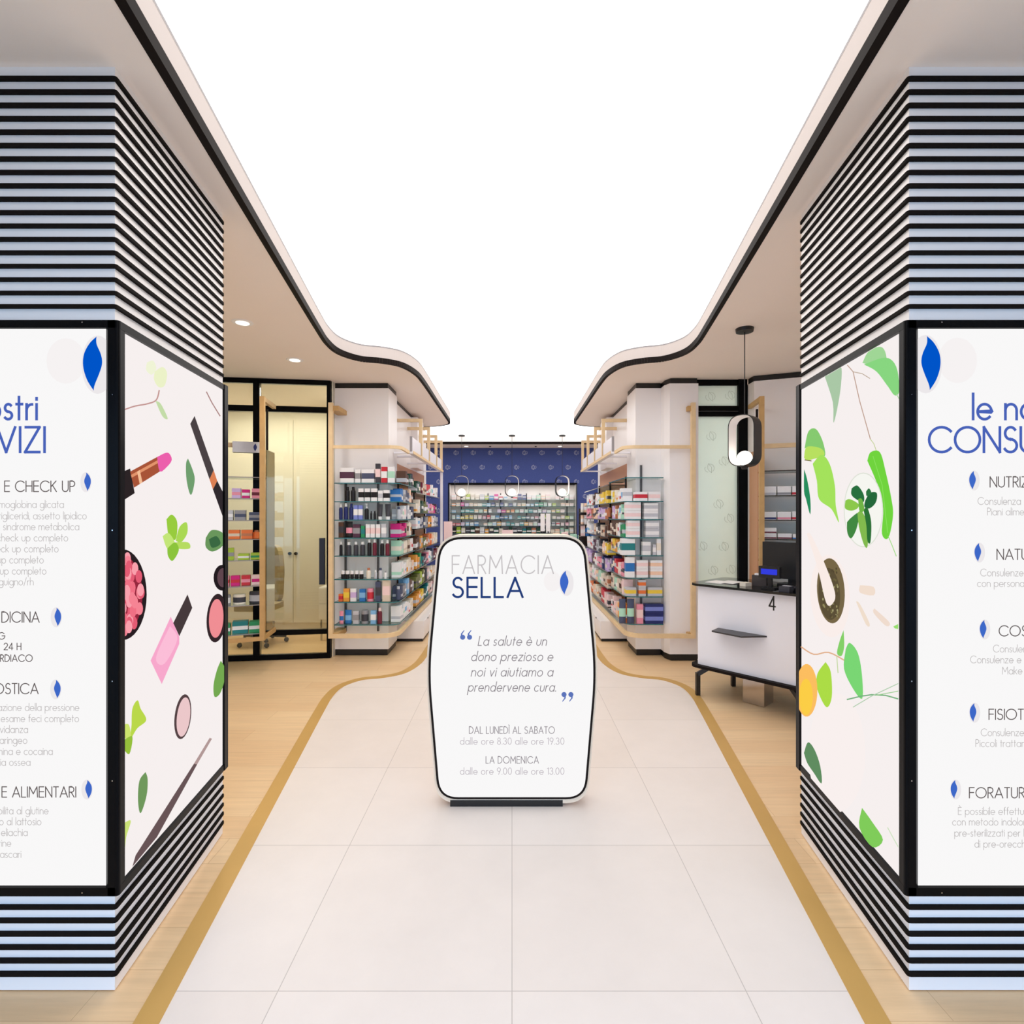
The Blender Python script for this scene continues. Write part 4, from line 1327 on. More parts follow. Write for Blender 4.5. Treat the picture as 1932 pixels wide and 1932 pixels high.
# ------------------------------------------------------------------ products along the aisle (corner bay first, then the long bay)
CORNER_L = [['brown', 'dark-green', 'charcoal', 'slate', 'copper'], ['blue', 'silver', 'slate', 'peach', 'brown'], ['silver', 'white', 'silver', 'white', 'slate'], ['magenta', 'magenta', 'beige', 'ivory', 'charcoal'], ['mint', 'ivory', 'beige', 'white', 'amber'], ['white', 'white', 'ivory', 'beige', 'peach'], ['slate', 'grey', 'sky-blue', 'brown', 'silver'], ['white', 'white', 'white', 'ivory', 'amber']]
CORNER_R = [[], ['white', 'white', 'ivory', 'yellow', 'white'], ['mint', 'white', 'copper', 'lilac', 'brown'], ['green', 'white', 'beige', 'brown', 'beige'], ['peach', 'white', 'amber', 'yellow', 'beige'], ['pink', 'pale-pink', 'red', 'navy', 'lilac'], ['pale-pink', 'beige', 'mint', 'beige', 'ivory'], ['orange', 'amber', 'peach', 'pale-pink', 'white']]
LONG_L = [['dark-green', 'maroon', 'beige', 'red', 'white', 'white'], ['ivory', 'dark-green', 'olive', 'lilac', 'pink', 'magenta', 'plum'], ['white', 'silver', 'slate', 'grey', 'amber', 'amber', 'white', 'silver'], ['brown', 'amber', 'olive', 'copper', 'orange', 'peach', 'ivory'], ['amber', 'green', 'teal', 'plum', 'pink', 'white', 'slate', 'maroon'], ['olive', 'lime', 'olive', 'charcoal', 'pale-pink', 'white', 'ivory', 'beige'], ['amber', 'yellow', 'dark-green', 'teal', 'beige', 'pale-pink', 'maroon', 'beige']]
LONG_R = [[], ['yellow', 'yellow', 'white', 'brown', 'white'], ['copper', 'lilac', 'lilac', 'peach', 'copper', 'pink'], ['brown', 'beige', 'charcoal', 'beige', 'silver', 'white'], ['yellow', 'peach', 'charcoal', 'silver', 'plum', 'white'], ['lilac', 'navy', 'pink', 'white', 'plum', 'lilac'], ['beige', 'ivory', 'mint', 'peach', 'white', 'pale-pink', 'beige'], ['pale-pink', 'red', 'beige', 'ivory', 'peach', 'orange', 'white']]
ACC = {'white': ['silver', 'sky-blue', 'pale-pink', 'mint', 'red'], 'ivory': ['beige', 'amber', 'white'], 'beige': ['brown', 'ivory', 'copper'], 'silver': ['slate', 'white', 'grey']}
random.seed(11)
for s, side, corner, long_, zc, zl in ((-1, 'left', CORNER_L, LONG_L, SHELF_L, BAY_L), (1, 'right', CORNER_R, LONG_R, SHELF_R, BAY_R)):
    for part, pal, zs in (('corner', corner, zc), ('long', long_, zl)):
        for r, cols in enumerate(pal):
            if not cols:
                continue
            y = 6.0 if part == 'corner' else 6.97
            yend = 6.82 if part == 'corner' else 9.05
            if part == 'corner' and r == 0:
                y = 6.3
            top = (zs[r - 1] - 0.03) if r else zs[0] + 0.3
            k = 0
            xin = 1.40 if part == 'corner' else XE - 0.035
            while True:
                c1 = cols[min(int(k * len(cols) / (9 if part == 'corner' else 17)), len(cols) - 1)]
                kind = random.choice(['box', 'box', 'box', 'box', 'bottle', 'tube', 'box'])
                if c1 in ('magenta', 'mint', 'blue', 'white', 'ivory') and part == 'corner':
                    kind = 'box'
                w = random.uniform(0.055, 0.10) * (1 if part == 'corner' else 1.3) if kind == 'box' else random.uniform(0.045, 0.065)
                d = random.uniform(0.09, 0.115) if kind == 'box' else w
                if y + w > yend:
                    break
                h = min(top - zs[r], random.uniform(0.13, 0.2)) * random.uniform(0.84, 0.98)
                c2 = random.choice(ACC.get(c1, ['white', 'silver', 'ivory', 'charcoal']))
                x = s * (XA + 0.014 + d / 2)
                lab = plabel(kind, c1, c2, k, 'near end', '%s shelf, %s %s' % (NTH[r], side, 'aisle corner' if part == 'corner' else 'long aisle bay'))
                b0 = random.uniform(0.15, 0.45)
                product(kind, x, y + w / 2, zs[r] + 0.001, d, w, h, c1, c2, lab, 'products on the %s %s shelves' % (side, 'aisle corner' if part == 'corner' else 'long aisle bay'), band=(b0, b0 + random.uniform(0.15, 0.4)), name='toiletry_box' if kind == 'box' and part == 'long' else None)
                y += w + random.uniform(0.006, 0.022)
                k += 1

# ------------------------------------------------------------------ alcove shelves and stock in the navy wall
alc = thing('alcove_shelving', (0, 12.05, AZ0), 'glass shelving full of medicine boxes inside the navy wall alcove', 'shelving')
AZS = [1.949, 1.80, 1.657, 1.51, 1.362, 1.19]
for z in AZS:
    sh = MB().box(AX0 + 0.004, AX1 - 0.004, YB + 0.03, YB + 0.235, z - 0.006, z, DARKE if z < 1.3 else SHELFG).build('glass_shelf', alc)
    MB().box(AX0 + 0.004, AX1 - 0.004, YB + 0.026, YB + 0.0299, z - 0.006, z, TEAL).build('shelf_edge', sh)
for x in (-1.16, -0.55, -0.26, 0.33, 0.64, 1.26):
    MB().box(x - 0.01, x + 0.01, YB + 0.237, YB + 0.248, 1.1, 2.1, BLACK).build('standard', alc)
STOCK = [['pale-pink', 'peach', 'ivory', 'lime', 'ivory', 'ivory', 'silver', 'lime', 'blue', 'magenta', 'white', 'white', 'green', 'white', 'navy', 'navy', 'white', 'white', 'mint', 'peach', 'pale-pink', 'white', 'white', 'pale-pink', 'mint', 'white'],
         ['orange', 'peach', 'magenta', 'lilac', 'peach', 'peach', 'ivory', 'teal', 'sky-blue', 'navy', 'silver', 'navy', 'white', 'navy', 'silver', 'peach', 'ivory', 'white', 'sky-blue', 'teal', 'green', 'mint', 'white', 'lime', 'ivory', 'peach', 'peach', 'pale-pink'],
         ['sky-blue', 'teal', 'teal', 'teal', 'teal', 'ivory', 'mint', 'ivory', 'white', 'white', 'lilac', 'magenta', 'amber', 'orange', 'mint', 'white', 'mint', 'teal', 'white', 'white', 'lilac', 'white', 'ivory', 'lime', 'pale-pink', 'slate', 'peach'],
         ['white', 'sky-blue', 'yellow', 'yellow', 'yellow', 'ivory', 'pale-pink', 'pink', 'red', 'white', 'blue', 'navy', 'blue', 'sky-blue', 'lilac', 'teal', 'teal', 'slate', 'silver', 'pink', 'white', 'lime', 'lime', 'ivory', 'pale-pink', 'peach', 'lime', 'mint'],
         ['red', 'red', 'lilac', 'sky-blue', 'white', 'blue', 'ivory', 'peach', 'mint', 'white', 'amber', 'white', 'teal', 'teal', 'white', 'teal', 'amber', 'peach', 'white', 'lilac', 'plum', 'white', 'silver', 'white', 'pale-pink', 'pink', 'ivory'],
         ['black', 'lime', 'ivory', 'charcoal', 'dark-green', 'brown', 'white', 'amber', 'charcoal', 'dark-green', 'ivory', 'black', 'dark-green', 'charcoal', 'black', 'teal', 'dark-green', 'copper', 'dark-green', 'black', 'charcoal', 'beige', 'peach', 'mint', 'mint', 'ivory']]
HT = [0.115, 0.07, 0.072, 0.075, 0.075, 0.12]
random.seed(5)
for r, cols in enumerate(STOCK):
    n = len(cols)
    step = (AX1 - AX0 - 0.06) / n
    for k, c1 in enumerate(cols):
        if r < 5 and random.random() < 0.12:
            continue
        w = step * random.uniform(0.72, 0.98)
        h = HT[r] * random.uniform(0.75, 1.25)
        h = min(h, (AZS[r - 1] - 0.012 - AZS[r]) if r else 0.22)
        c2 = random.choice(ACC.get(c1, ['white', 'ivory', 'silver', 'white']))
        lab = plabel('box', c1, c2, k, 'left', '%s shelf of the back wall alcove' % (NTH[r] if r < 5 else 'lowest'))
        b0 = random.uniform(0.1, 0.5)
        product('box', AX0 + 0.03 + step * (k + 0.5), YB + 0.15, AZS[r] + 0.001, w, 0.1, h, c1, c2, lab, 'medicine boxes in the back wall alcove', band=(b0, b0 + random.uniform(0.15, 0.4)), name='medicine_box', pale=0.42 if r < 5 else 0.0)

# ------------------------------------------------------------------ pendant lamps and downlights


def pendant(cx, cy, cz, w, h, dep, ax, top, label):
    """stadium band lamp; ax = angle of its opening from the aisle direction"""
    root = thing('pendant_lamp', (cx, cy, cz), label, 'lamp', 'looped pendant lamps')
    MB().rings(cx, cy, [(top - 0.028, 0.066, 0.066, BLACK), (top - 0.003, 0.07, 0.07, BLACK), (top, 0.07, 0.07, BLACK)], 28).build('ceiling_rose', root)
    MB().tube([(cx, cy, cz + h / 2), (cx, cy, top - 0.02)], 0.004, BLACK, 8).build('cord', root)
    out = rounded([(-w / 2, -h / 2), (w / 2, -h / 2), (w / 2, h / 2), (-w / 2, h / 2)], w * 0.48, 10)
    inn = rounded([(-w / 2 + 0.007, -h / 2 + 0.007), (w / 2 - 0.007, -h / 2 + 0.007), (w / 2 - 0.007, h / 2 - 0.007), (-w / 2 + 0.007, h / 2 - 0.007)], (w - 0.014) * 0.48, 10)
    u = (cos(ax), -sin(ax))
    wv = (sin(ax), cos(ax))
    mb = MB()
    n = len(out)
    for k, (poly, m, inward) in enumerate(((out, BLACK, 0), (inn, WHITE, 1))):
        vs = []
        for a, b in poly:
            for t in (-dep / 2, dep / 2):
                vs.append((cx + a * u[0] + t * wv[0], cy + a * u[1] + t * wv[1], cz + b))
        mb.add(vs, [(2 * i, 2 * i + 1, 2 * ((i + 1) % n) + 1, 2 * ((i + 1) % n)) for i in range(n)], m)
    for t in (-dep / 2, dep / 2):
        vs = [(cx + a * u[0] + t * wv[0], cy + a * u[1] + t * wv[1], cz + b) for p in (out, inn) for a, b in p]
        mb.add(vs, [(i, (i + 1) % n, n + (i + 1) % n, n + i) for i in range(n)], BLACK)
    mb.build('loop', root)
    MB().ball((cx, cy, cz - h / 2 + 0.009 + w * 0.275), w * 0.275, BULB, 20, 14).build('globe', root, smooth=True)
    MB().rings(cx, cy, [(cz - h / 2 - 0.02, 0.022, 0.022, BLACK), (cz - h / 2 - 0.001, 0.028, 0.028, BLACK)], 16).build('finial', root)


pendant(1.883, 4.29, 2.2, 0.215, 0.415, 0.135, radians(48), CEIL, 'black looped pendant lamp hanging over the white counter')
pendant(-1.05, 11.06, 2.205, 0.29, 0.44, 0.12, -0.15, GLOWZ, 'leftmost looped pendant lamp before the navy wall')
pendant(0.0, 11.06, 2.205, 0.29, 0.44, 0.12, -0.12, GLOWZ, 'middle looped pendant lamp of the three before the navy wall')
pendant(1.05, 11.06, 2.205, 0.29, 0.44, 0.12, -0.15, GLOWZ, 'rightmost looped pendant lamp before the navy wall')


def downlight(x, y, r, label, e=0):
    root = thing('downlight', (x, y, CEIL), label, 'ceiling light', 'recessed ceiling spots')
    MB().rings(x, y, [(CEIL - 0.006, r * 0.9, r * 0.9, WHITE), (CEIL - 0.0005, r, r, WHITE)], 24).build('bezel', root)
    MB().rings(x, y, [(CEIL - 0.0085, r * 0.6, r * 0.6, DOWN), (CEIL - 0.006, r * 0.62, r * 0.62, DOWN)], 20).build('lens', root)


    if e:
        l = bpy.data.lights.new('downlight_beam', 'SPOT')
        l.energy = e
        l.spot_size = radians(130)
        l.spot_blend = 0.8
        l.shadow_soft_size = 0.05
        l.color = (1.0, 0.93, 0.84)
        o = bpy.data.objects.new('downlight_beam', l)
        o.location = (x, y, CEIL - 0.012)
        C.objects.link(o)


downlight(-2.11, 4.15, 0.08, 'round ceiling spot nearest the left column', 40)
downlight(-2.11, 5.15, 0.08, 'round ceiling spot just before the glazed office front', 40)
downlight(-1.0, 11.6, 0.07, 'ceiling spot at the left of the strip over the navy wall')
downlight(1.05, 11.6, 0.07, 'ceiling spot at the right of the strip over the navy wall')
for x, k in ((-0.48, 'left'), (0.52, 'right')):
    tag(MB().rings(x, 11.6, [(CEIL - 0.02, 0.012, 0.012, BLACK), (CEIL - 0.0005, 0.03, 0.03, BLACK)], 14).build('smoke_detector', None, (x, 11.6, CEIL)), 'small dark ceiling sensor %s of centre over the navy wall' % k, 'sensor')

# ------------------------------------------------------------------ glazed office on the left
GY0, GY1 = 5.80, 5.94               # plan of the glass front: at x = -3.08 and at x = -2.03


def gy(x):
    return GY0 + (GY1 - GY0) * (x + 3.08) / 1.05


def gpost(mb, x0, x1, z0, z1, m, d=0.05, dy=0.0):
    mb.prism([(x0, gy(x0) + dy), (x1, gy(x1) + dy), (x1, gy(x1) + d + dy), (x0, gy(x0) + d + dy)], z0, z1, m)


d1 = thing('door_1', (-2.4, 5.9, 0), 'black framed glazed office door with transom', None)
struct(d1)
mb = MB()
gpost(mb, -2.075, -2.035, 0, CEIL - 0.001, FRAME)
gpost(mb, -2.85, -2.785, 0, CEIL - 0.001, FRAME)
gpost(mb, -2.785, -2.075, 3.055, CEIL - 0.001, FRAME)
gpost(mb, -2.785, -2.075, 2.745, 2.81, FRAME)
mb.build('frame', d1)
mb = MB()
gpost(mb, -2.785, -2.075, 0.27, 0.325, FRAME)
gpost(mb, -2.785, -2.075, 0.0, 0.055, FRAME)
mb.build('bottom_rail', d1)
mb = MB()
for z0, z1 in ((0.055, 0.27), (0.325, 2.745), (2.81, 3.055)):
    gpost(mb, -2.784, -2.076, z0 + 0.001, z1 - 0.001, GLASSO, 0.008, 0.02)
mb.build('glazing', d1)
HND = mat('navy_black_handle', (22, 32, 52), 0.3)
mb = MB()
gpost(mb, -2.14, -2.085, 0.83, 1.345, HND, 0.03, -0.045)
gpost(mb, -2.12, -2.105, 0.88, 0.91, HND, 0.02, -0.015)
gpost(mb, -2.12, -2.105, 1.27, 1.30, HND, 0.02, -0.015)
mb.build('handle', d1)
w1 = thing('window_1', (-3.5, 5.75, 0), 'black framed glazed office front beside the door', None)
struct(w1)
mb = MB()
for z0, z1 in ((0, 0.06), (2.745, 2.81), (3.055, CEIL - 0.001)):
    gpost(mb, -4.19, -2.8505, z0, z1, FRAME)
gpost(mb, -4.19, -4.13, 0.06, 3.055, FRAME)
mb.build('frame', w1)
mb = MB()
for z0, z1 in ((0.06, 2.745), (2.81, 3.055)):
    gpost(mb, -4.13, -2.851, z0 + 0.001, z1 - 0.001, GLASSO, 0.008, 0.02)
mb.build('glazing', w1)
struct(MB().box(-XW, -2.035, 8.1, 8.2, 0, CEIL, CREAM).build('wall_office_back'))
struct(MB().box(-2.034, -2.022, 6.0, 8.1, 0, CEIL - 0.001, CREAM).build('wall_office_right'))
wr = thing('wardrobe', (-3.2, 7.7, 0), 'cream built-in wardrobe seen through the office glass', 'wardrobe')
MB().box(-4.15, -2.46, 7.43, 8.09, 0.0, 3.05, CREAM).build('carcass', wr)
for k in range(3):
    x1 = -2.53 - k * 0.53
    o = MB().box(x1 - 0.525, x1, 7.405, 7.428, 0.1, 2.93, CREAM).build('door', wr)
    xk = x1 - 0.04 if k % 2 else x1 - 0.485
    t = MB()
    t.add([(xk + 0.022 * cos(2 * pi * i / 16), y, 1.065 + 0.022 * sin(2 * pi * i / 16)) for y in (7.38, 7.404) for i in range(16)], [tuple(range(16))] + [(i, 16 + i, 16 + (i + 1) % 16, (i + 1) % 16) for i in range(16)], BLACK)
    t.build('knob', o)
ch = thing('office_chair', (-3.12, 6.62, 0), 'beige office chair on castors behind the office glass', 'chair')
SEAT = mat('beige_upholstery', (176, 160, 128), 0.8, 0, 0.2, 0.05, 30)
bk = rounded([(-0.2, 0.5), (0.2, 0.5), (0.24, 0.95), (0.17, 1.22), (-0.17, 1.22), (-0.24, 0.95)], 0.12, 5)
MB().slab(bk, (-3.1, 6.80, 0), (0.8, -0.6), (0.6, 0.8), 0.06, SEAT).build('backrest', ch)
MB().prism(rounded([(-3.38, 6.36), (-2.9, 6.36), (-2.9, 6.82), (-3.38, 6.82)], 0.12, 5), 0.44, 0.51, SEAT).build('seat', ch)
MB().rings(-3.12, 6.62, [(0.1, 0.025, 0.025, GREYM), (0.44, 0.025, 0.025, GREYM)], 12).build('stem', ch)
for k in range(5):
    a = 0.3 + k * 2 * pi / 5
    mb = MB()
    mb.bar((-3.12, 6.62, 0.1), (-3.12 + 0.28 * cos(a), 6.62 + 0.28 * sin(a), 0.075), 0.04, 0.025, BLACK)
    lg = mb.build('leg', ch)
    MB().ball((-3.12 + 0.28 * cos(a), 6.62 + 0.28 * sin(a), 0.03), 0.03, BLACK, 10, 7).build('castor', lg, smooth=True)
pd = thing('drawer_pedestal', (-2.27, 6.9, 0), 'white drawer pedestal on slim metal legs inside the office', 'drawer unit')
MB().box(-2.46, -2.07, 6.75, 7.2, 0.27, 0.68, WHITE).build('body', pd)
for k in range(2):
    MB().box(-2.455, -2.075, 6.738, 6.749, 0.28 + k * 0.2, 0.47 + k * 0.2, WHITE).build('drawer_front', pd)
for x in (-2.44, -2.09):
    for y in (6.78, 7.17):
        MB().tube([(x, y, 0), (x, y, 0.27)], 0.012, CHROME, 8).build('leg', pd)


def area(name, loc, sx, sy, e, col=(1, 1, 1)):
    l = bpy.data.lights.new(name, 'AREA')
    l.shape = 'RECTANGLE'
    l.size, l.size_y = sx, sy
    l.energy = e
    l.color = col
    o = bpy.data.objects.new(name, l)
    o.location = loc
    C.objects.link(o)
    return o


area('alcove_fill_light', (0, YB + 0.03, AZ1 - 0.012), 2.7, 0.03, 3.2, (1.0, 0.97, 0.92))  # unseen light added to brighten the alcove shelves
area('office_ceiling_lamp', (-3.1, 6.55, CEIL - 0.02), 1.8, 0.7, 40, (1.0, 0.98, 0.93))
area('consulting_room_fill_light', (3.0, 7.2, CEIL - 0.02), 1.2, 0.8, 56, (0.97, 1.0, 0.98))  # unseen light added so the room behind the frosted door is not dark

# ------------------------------------------------------------------ frosted door and panelling on the right
d2 = thing('door_2', (2.3, 5.9, 0), 'frosted glass door in a black frame with leaf etching', None)
struct(d2)
RY = 5.9
mb = MB()
mb.box(2.515, 2.615, RY - 0.02, RY + 0.06, 0, CEIL - 0.001, FRAME)
mb.box(2.052, 2.515, RY, RY + 0.05, 3.045, CEIL - 0.001, FRAME)
mb.box(2.052, 2.515, RY - 0.01, RY + 0.06, 2.70, 2.815, FRAME)
mb.box(2.052, 2.515, RY, RY + 0.05, 0, 0.06, FRAME)
mb.build('frame', d2)
mb = MB()
mb.box(2.053, 2.514, RY + 0.02, RY + 0.03, 0.061, 2.699, FROST)
mb.box(2.053, 2.514, RY + 0.02, RY + 0.03, 2.816, 3.044, FROST)
gl = mb.build('glazing', d2)
MB().box(2.055, 2.512, RY - 0.018, RY - 0.011, 2.752, 2.758, GREYM).build('closer_arm', d2)
ETCH = mat('etched_print', (176, 188, 182), 0.6)
mb = MB()
for (x, z) in ((2.21, 2.92), (2.43, 2.935), (2.22, 2.48), (2.36, 2.2), (2.2, 2.12), (2.3, 1.72), (2.42, 1.56), (2.12, 1.25), (2.36, 1.245), (2.24, 0.98), (2.44, 0.99)):
    curl(mb, lambda a, b, x=x, z=z: (x + a * 0.9 - b * 0.35, RY + 0.0195, z + b * 0.9 + a * 0.35), 0.11, 0.005, ETCH, 1)
mb.build('etched_leaf_print', gl)
struct(MB().box(2.056, XW, 8.4, 8.5, 0, CEIL, WHITE).build('wall_consulting_back'))
struct(MB().box(2.03, 2.055, 6.51, 8.4, 0, CEIL - 0.001, WHITE).build('wall_consulting_left'))
# angled white wall, then the wall shelves with golden oak frames on both sides
RW0, RWD = (2.62, 5.735), (0.927, -0.375)


def wallshelf(s, side, label, wall):
    """shelf unit mirrored by s: P(t, n) runs along the front from the golden post, n back to the wall"""
    P0 = (2.50, 5.31)

    def P(t, n, s=s):
        x = P0[0] + RWD[0] * t + (-RWD[1]) * n * 0.4
        y = P0[1] + RWD[1] * t + RWD[0] * n
        return (s * x, y)

    def quad(t0, t1, n0, n1):
        return [P(t0, n0), P(t1, n0), P(t1, n1), P(t0, n1)]
    root = thing('wall_shelving', (s * 2.8, 5.4, 0.3), label, 'shelving')
    mb = MB()
    mb.prism(quad(-0.022, 0.022, -0.02, 0.02), 0.345, 2.79, GOLDW)
    mb.prism(quad(-0.018, 0.018, 0.02, 0.44), 2.745, 2.79, GOLDW)
    mb.prism(quad(-0.018, 0.018, 0.02, 0.44), 0.345, 0.39, GOLDW)
    mb.build('end_frame', root)
    mb = MB()
    mb.prism(quad(0.022, 1.4, -0.018, 0.012), 0.345, 0.385, GOLDW)
    mb.build('lower_rail', root)
    mb = MB()
    mb.prism(quad(0.06, 1.4, 0.2, 0.23), 2.29, 2.335, WOOD)
    mb.build('upper_rail', root)
    mb = MB()
    mb.prism(quad(-0.006, 0.002, 0.12, 0.44), 0.40, 2.27, BRONZE if s > 0 else glass('bronze_glass', (236, 200, 150), 0.06))
    mb.build('end_pane', root)
    mb = MB()
    mb.prism(quad(0.003, 0.02, 0.2, 0.225), 0.40, 2.7, BLACKT)
    mb.build('standard', root)
    zs = (2.05, 1.80, 1.553, 1.36, 1.14, 0.89, 0.68, 0.45) if s > 0 else (1.985, 1.77, 1.55, 1.36, 1.15, 0.89, 0.70, 0.41)
    for z in zs:
        mb = MB()
        mb.prism(quad(0.024, 1.4, 0.06, 0.42), z - 0.01, z, SHELFG, DARKE if s > 0 else GREYE)
        mb.build('glass_shelf', root)
    return P, zs


mb = MB()
mb.prism([RW0, (RW0[0] + RWD[0] * 1.72, RW0[1] + RWD[1] * 1.72), (RW0[0] + RWD[0] * 1.72 + 0.05, RW0[1] + RWD[1] * 1.72 + 0.1), (RW0[0] + 0.0, RW0[1] + 0.16)], 0, 3.05, CLAD)
o = struct(mb.build('wall_panel_right'), 'angled white wall behind the counter')
mb = MB()
mb.prism([(RW0[0], RW0[1] + 0.01), (RW0[0] + RWD[0] * 1.72, RW0[1] + RWD[1] * 1.72 + 0.01), (RW0[0] + RWD[0] * 1.72 + 0.05, RW0[1] + RWD[1] * 1.72 + 0.1), (RW0[0] + 0.0, RW0[1] + 0.15)], 3.05, CEIL - 0.001, BLACK)
mb.build('shadow_gap', o)
PR, ZR = wallshelf(1, 'right', 'glass wall shelves with golden oak end frame behind the counter', None)
PL, ZL = wallshelf(-1, 'left', 'glass shelves with golden oak end frame before the office glass', None)


def on_shelf(P, t, n, z, kind, w, d, h, c1, c2, label, group, s, band=(0.3, 0.62)):
    x, y = P(t, n)
    product(kind, x, y, z + 0.001, w, d, h, c1, c2, label, group, ang=-s * 0.384, band=band)


gR = 'boxes on the shelves behind the counter'
for r, items in enumerate([[], [('white', 'silver', .12, .09), ('white', 'grey', .12, .09), ('white', 'red', .12, .09), ('white', 'pale-pink', .12, .09)], [('white', 'navy', .12, .08), ('white', 'pink', .12, .08), ('white', 'red', .12, .085), ('white', 'maroon', .12, .08)], [('white', 'maroon', .125, .055), ('white', 'maroon', .125, .055), ('white', 'blue', .13, .05), ('white', 'sky-blue', .12, .06)], [('white', 'silver', .1, .08)]]):
    t = 0.11
    for k, (c1, c2, w, h) in enumerate(items):
        on_shelf(PR, t, 0.15, ZR[r], 'box', w, 0.1, h, c1, c2, plabel('box', c1, c2, k, 'left', '%s shelf behind the counter' % NTH[r]), gR, 1, (0.05, 0.3))
        t += w + 0.012
on_shelf(PR, 0.11, 0.15, ZR[3] + 0.0565, 'box', 0.125, 0.1, 0.055, 'white', 'maroon', 'white carton with maroon band stacked on another on the fourth shelf behind the counter', gR, 1, (0.05, 0.3))
gL = 'products on the shelves before the office glass'
LROW = [[], [('box', 'pink', 'maroon', .08, .10), ('box', 'magenta', 'white', .07, .09), ('box', 'lilac', 'pink', .08, .1)], [('box', 'slate', 'grey', .13, .08), ('box', 'grey', 'slate', .1, .1), ('box', 'silver', 'white', .1, .1)], [('bottle', 'orange', 'copper', .07, .085), ('box', 'orange', 'copper', .1, .09), ('box', 'orange', 'beige', .1, .09), ('box', 'peach', 'orange', .1, .09)], [('box', 'lime', 'green', .1, .065), ('box', 'lime', 'white', .1, .06), ('box', 'lime', 'grey', .05, .12)], [('box', 'pale-pink', 'magenta', .08, .1), ('box', 'red', 'pink', .08, .1), ('box', 'magenta', 'red', .08, .1), ('box', 'pink', 'red', .08, .1)], [('tin', 'charcoal', 'silver', .14, .12), ('tin', 'ivory', 'charcoal', .12, .1), ('tin', 'grey', 'white', .12, .1)], [('box', 'green', 'white', .13, .11), ('box', 'teal', 'white', .14, .12), ('box', 'green', 'white', .13, .1)]]
for r, items in enumerate(LROW):
    t = 0.1
    for k, (kind, c1, c2, w, h) in enumerate(items):
        on_shelf(PL, t, 0.17, ZL[r], kind, w, min(w, 0.1), h, c1, c2, plabel(kind, c1, c2, k, 'right', '%s shelf before the office glass' % NTH[r]), gL, -1)
        t += w + 0.015
x, y = PL(0.17, 0.14)
lbx = thing('shelf_lightbox', (x, y, 2.336), 'small silver box sign with a blue leaf on the left wall shelves', 'sign')
u = (RWD[0], 0.375)
mb = MB()
mb.slab([(-0.14, 2.236), (0.14, 2.236), (0.14, 2.345), (-0.14, 2.345)], (x, y, 0), u, (-u[1], u[0]), 0.08, cm('silver'), FRAME)
mb.build('body', lbx)
mb = MB()
poly_on(mb, [(0.06 + a * 0.08, 2.29 + b * 0.08) for a, b in LEAF], lambda a, b: (x + a * u[0] + u[1] * 0.002, y + a * u[1] - u[0] * 0.002, b), cm('navy'))
mb.build('leaf_emblem', lbx)

# ------------------------------------------------------------------ service counter number 4
F0 = (1.637, 4.70)
U, N = (0.662, -0.75), (0.75, 0.662)


def K(t, n):
    return (F0[0] + U[0] * t + N[0] * n, F0[1] + U[1] * t + N[1] * n)


def kpoly(pts, r=0.0, seg=6):
    return [K(*p) for p in (rounded(pts, r, seg) if r else pts)]


ct = thing('service_counter', (K(0.5, 0.25)[0], K(0.5, 0.25)[1], 0), 'white service counter with black top and the number 4', 'counter')
CT = 1.0
MB().prism(kpoly([(0.0, 0.0), (1.0, 0.0), (1.0, 0.56), (0.0, 0.56)], [0.03, 0.12, 0.05, 0.05]), 0.285, CT - 0.02, mat('counter_white', (238, 238, 244), 0.22, 0, 0.5, 0.004, 3)).build('body', ct)
MB().prism(kpoly([(-0.055, -0.05), (1.06, -0.05), (1.06, 0.62), (-0.055, 0.62)], [0.10, 0.12, 0.1, 0.1]), CT - 0.02, CT, mat('black_glass_top', (10, 12, 14), 0.06, 0, 0.6)).build('worktop', ct)
MB().prism(kpoly([(-0.055, -0.05), (1.06, -0.05), (1.06, 0.62), (-0.055, 0.62)], [0.10, 0.12, 0.1, 0.1]), 0.262, 0.285, BLACKT).build('base_plate', ct)
for t, n, o_ in ((0.0, 0.02, 0.09), (0.86, 0.0, -0.09), (0.09, 0.50, 0.05), (0.9, 0.5, -0.06)):
    a, b = K(t, n), K(t + o_, n + (0.05 if n < 0.2 else -0.03))
    mb = MB()
    mb.bar((a[0], a[1], 0.0), (a[0], a[1], 0.20), 0.035, 0.035, BLACK)
    mb.bar((a[0], a[1], 0.187), (b[0], b[1], 0.262), 0.035, 0.035, BLACK)
    mb.build('leg', ct)
pp = kpoly([(0.34, 0.16), (0.52, 0.16), (0.52, 0.34), (0.34, 0.34)])
MB().prism(pp, 0.0, 0.262, STEEL).build('pedestal', ct)
MB().prism([K(0.2, -0.001), K(0.61, -0.001), K(0.483, -0.17), K(0.22, -0.148)], 0.622, 0.634, mat('charcoal_shelf', (58, 56, 58), 0.4)).build('bag_ledge', ct)
mb = MB()
st, w_ = text_strokes('4')
for p in st:
    ribbon(mb, [(0.628 + a * 0.078, 0.848 + b * 0.106) for a, b in p], 0.011, lambda a, b: K(a, -0.0012) + (b,), BLACK)
mb.build('number_lettering', ct)
# things on the counter
mn = thing('monitor', K(0.66, 0.4) + (CT,), 'black computer monitor on the service counter', 'monitor')


def kslab(t0, t1, n0, n1, z0, z1, m, name, parent):
    return MB().prism([K(t0, n0), K(t1, n0), K(t1, n1), K(t0, n1)], z0, z1, m).build(name, parent)


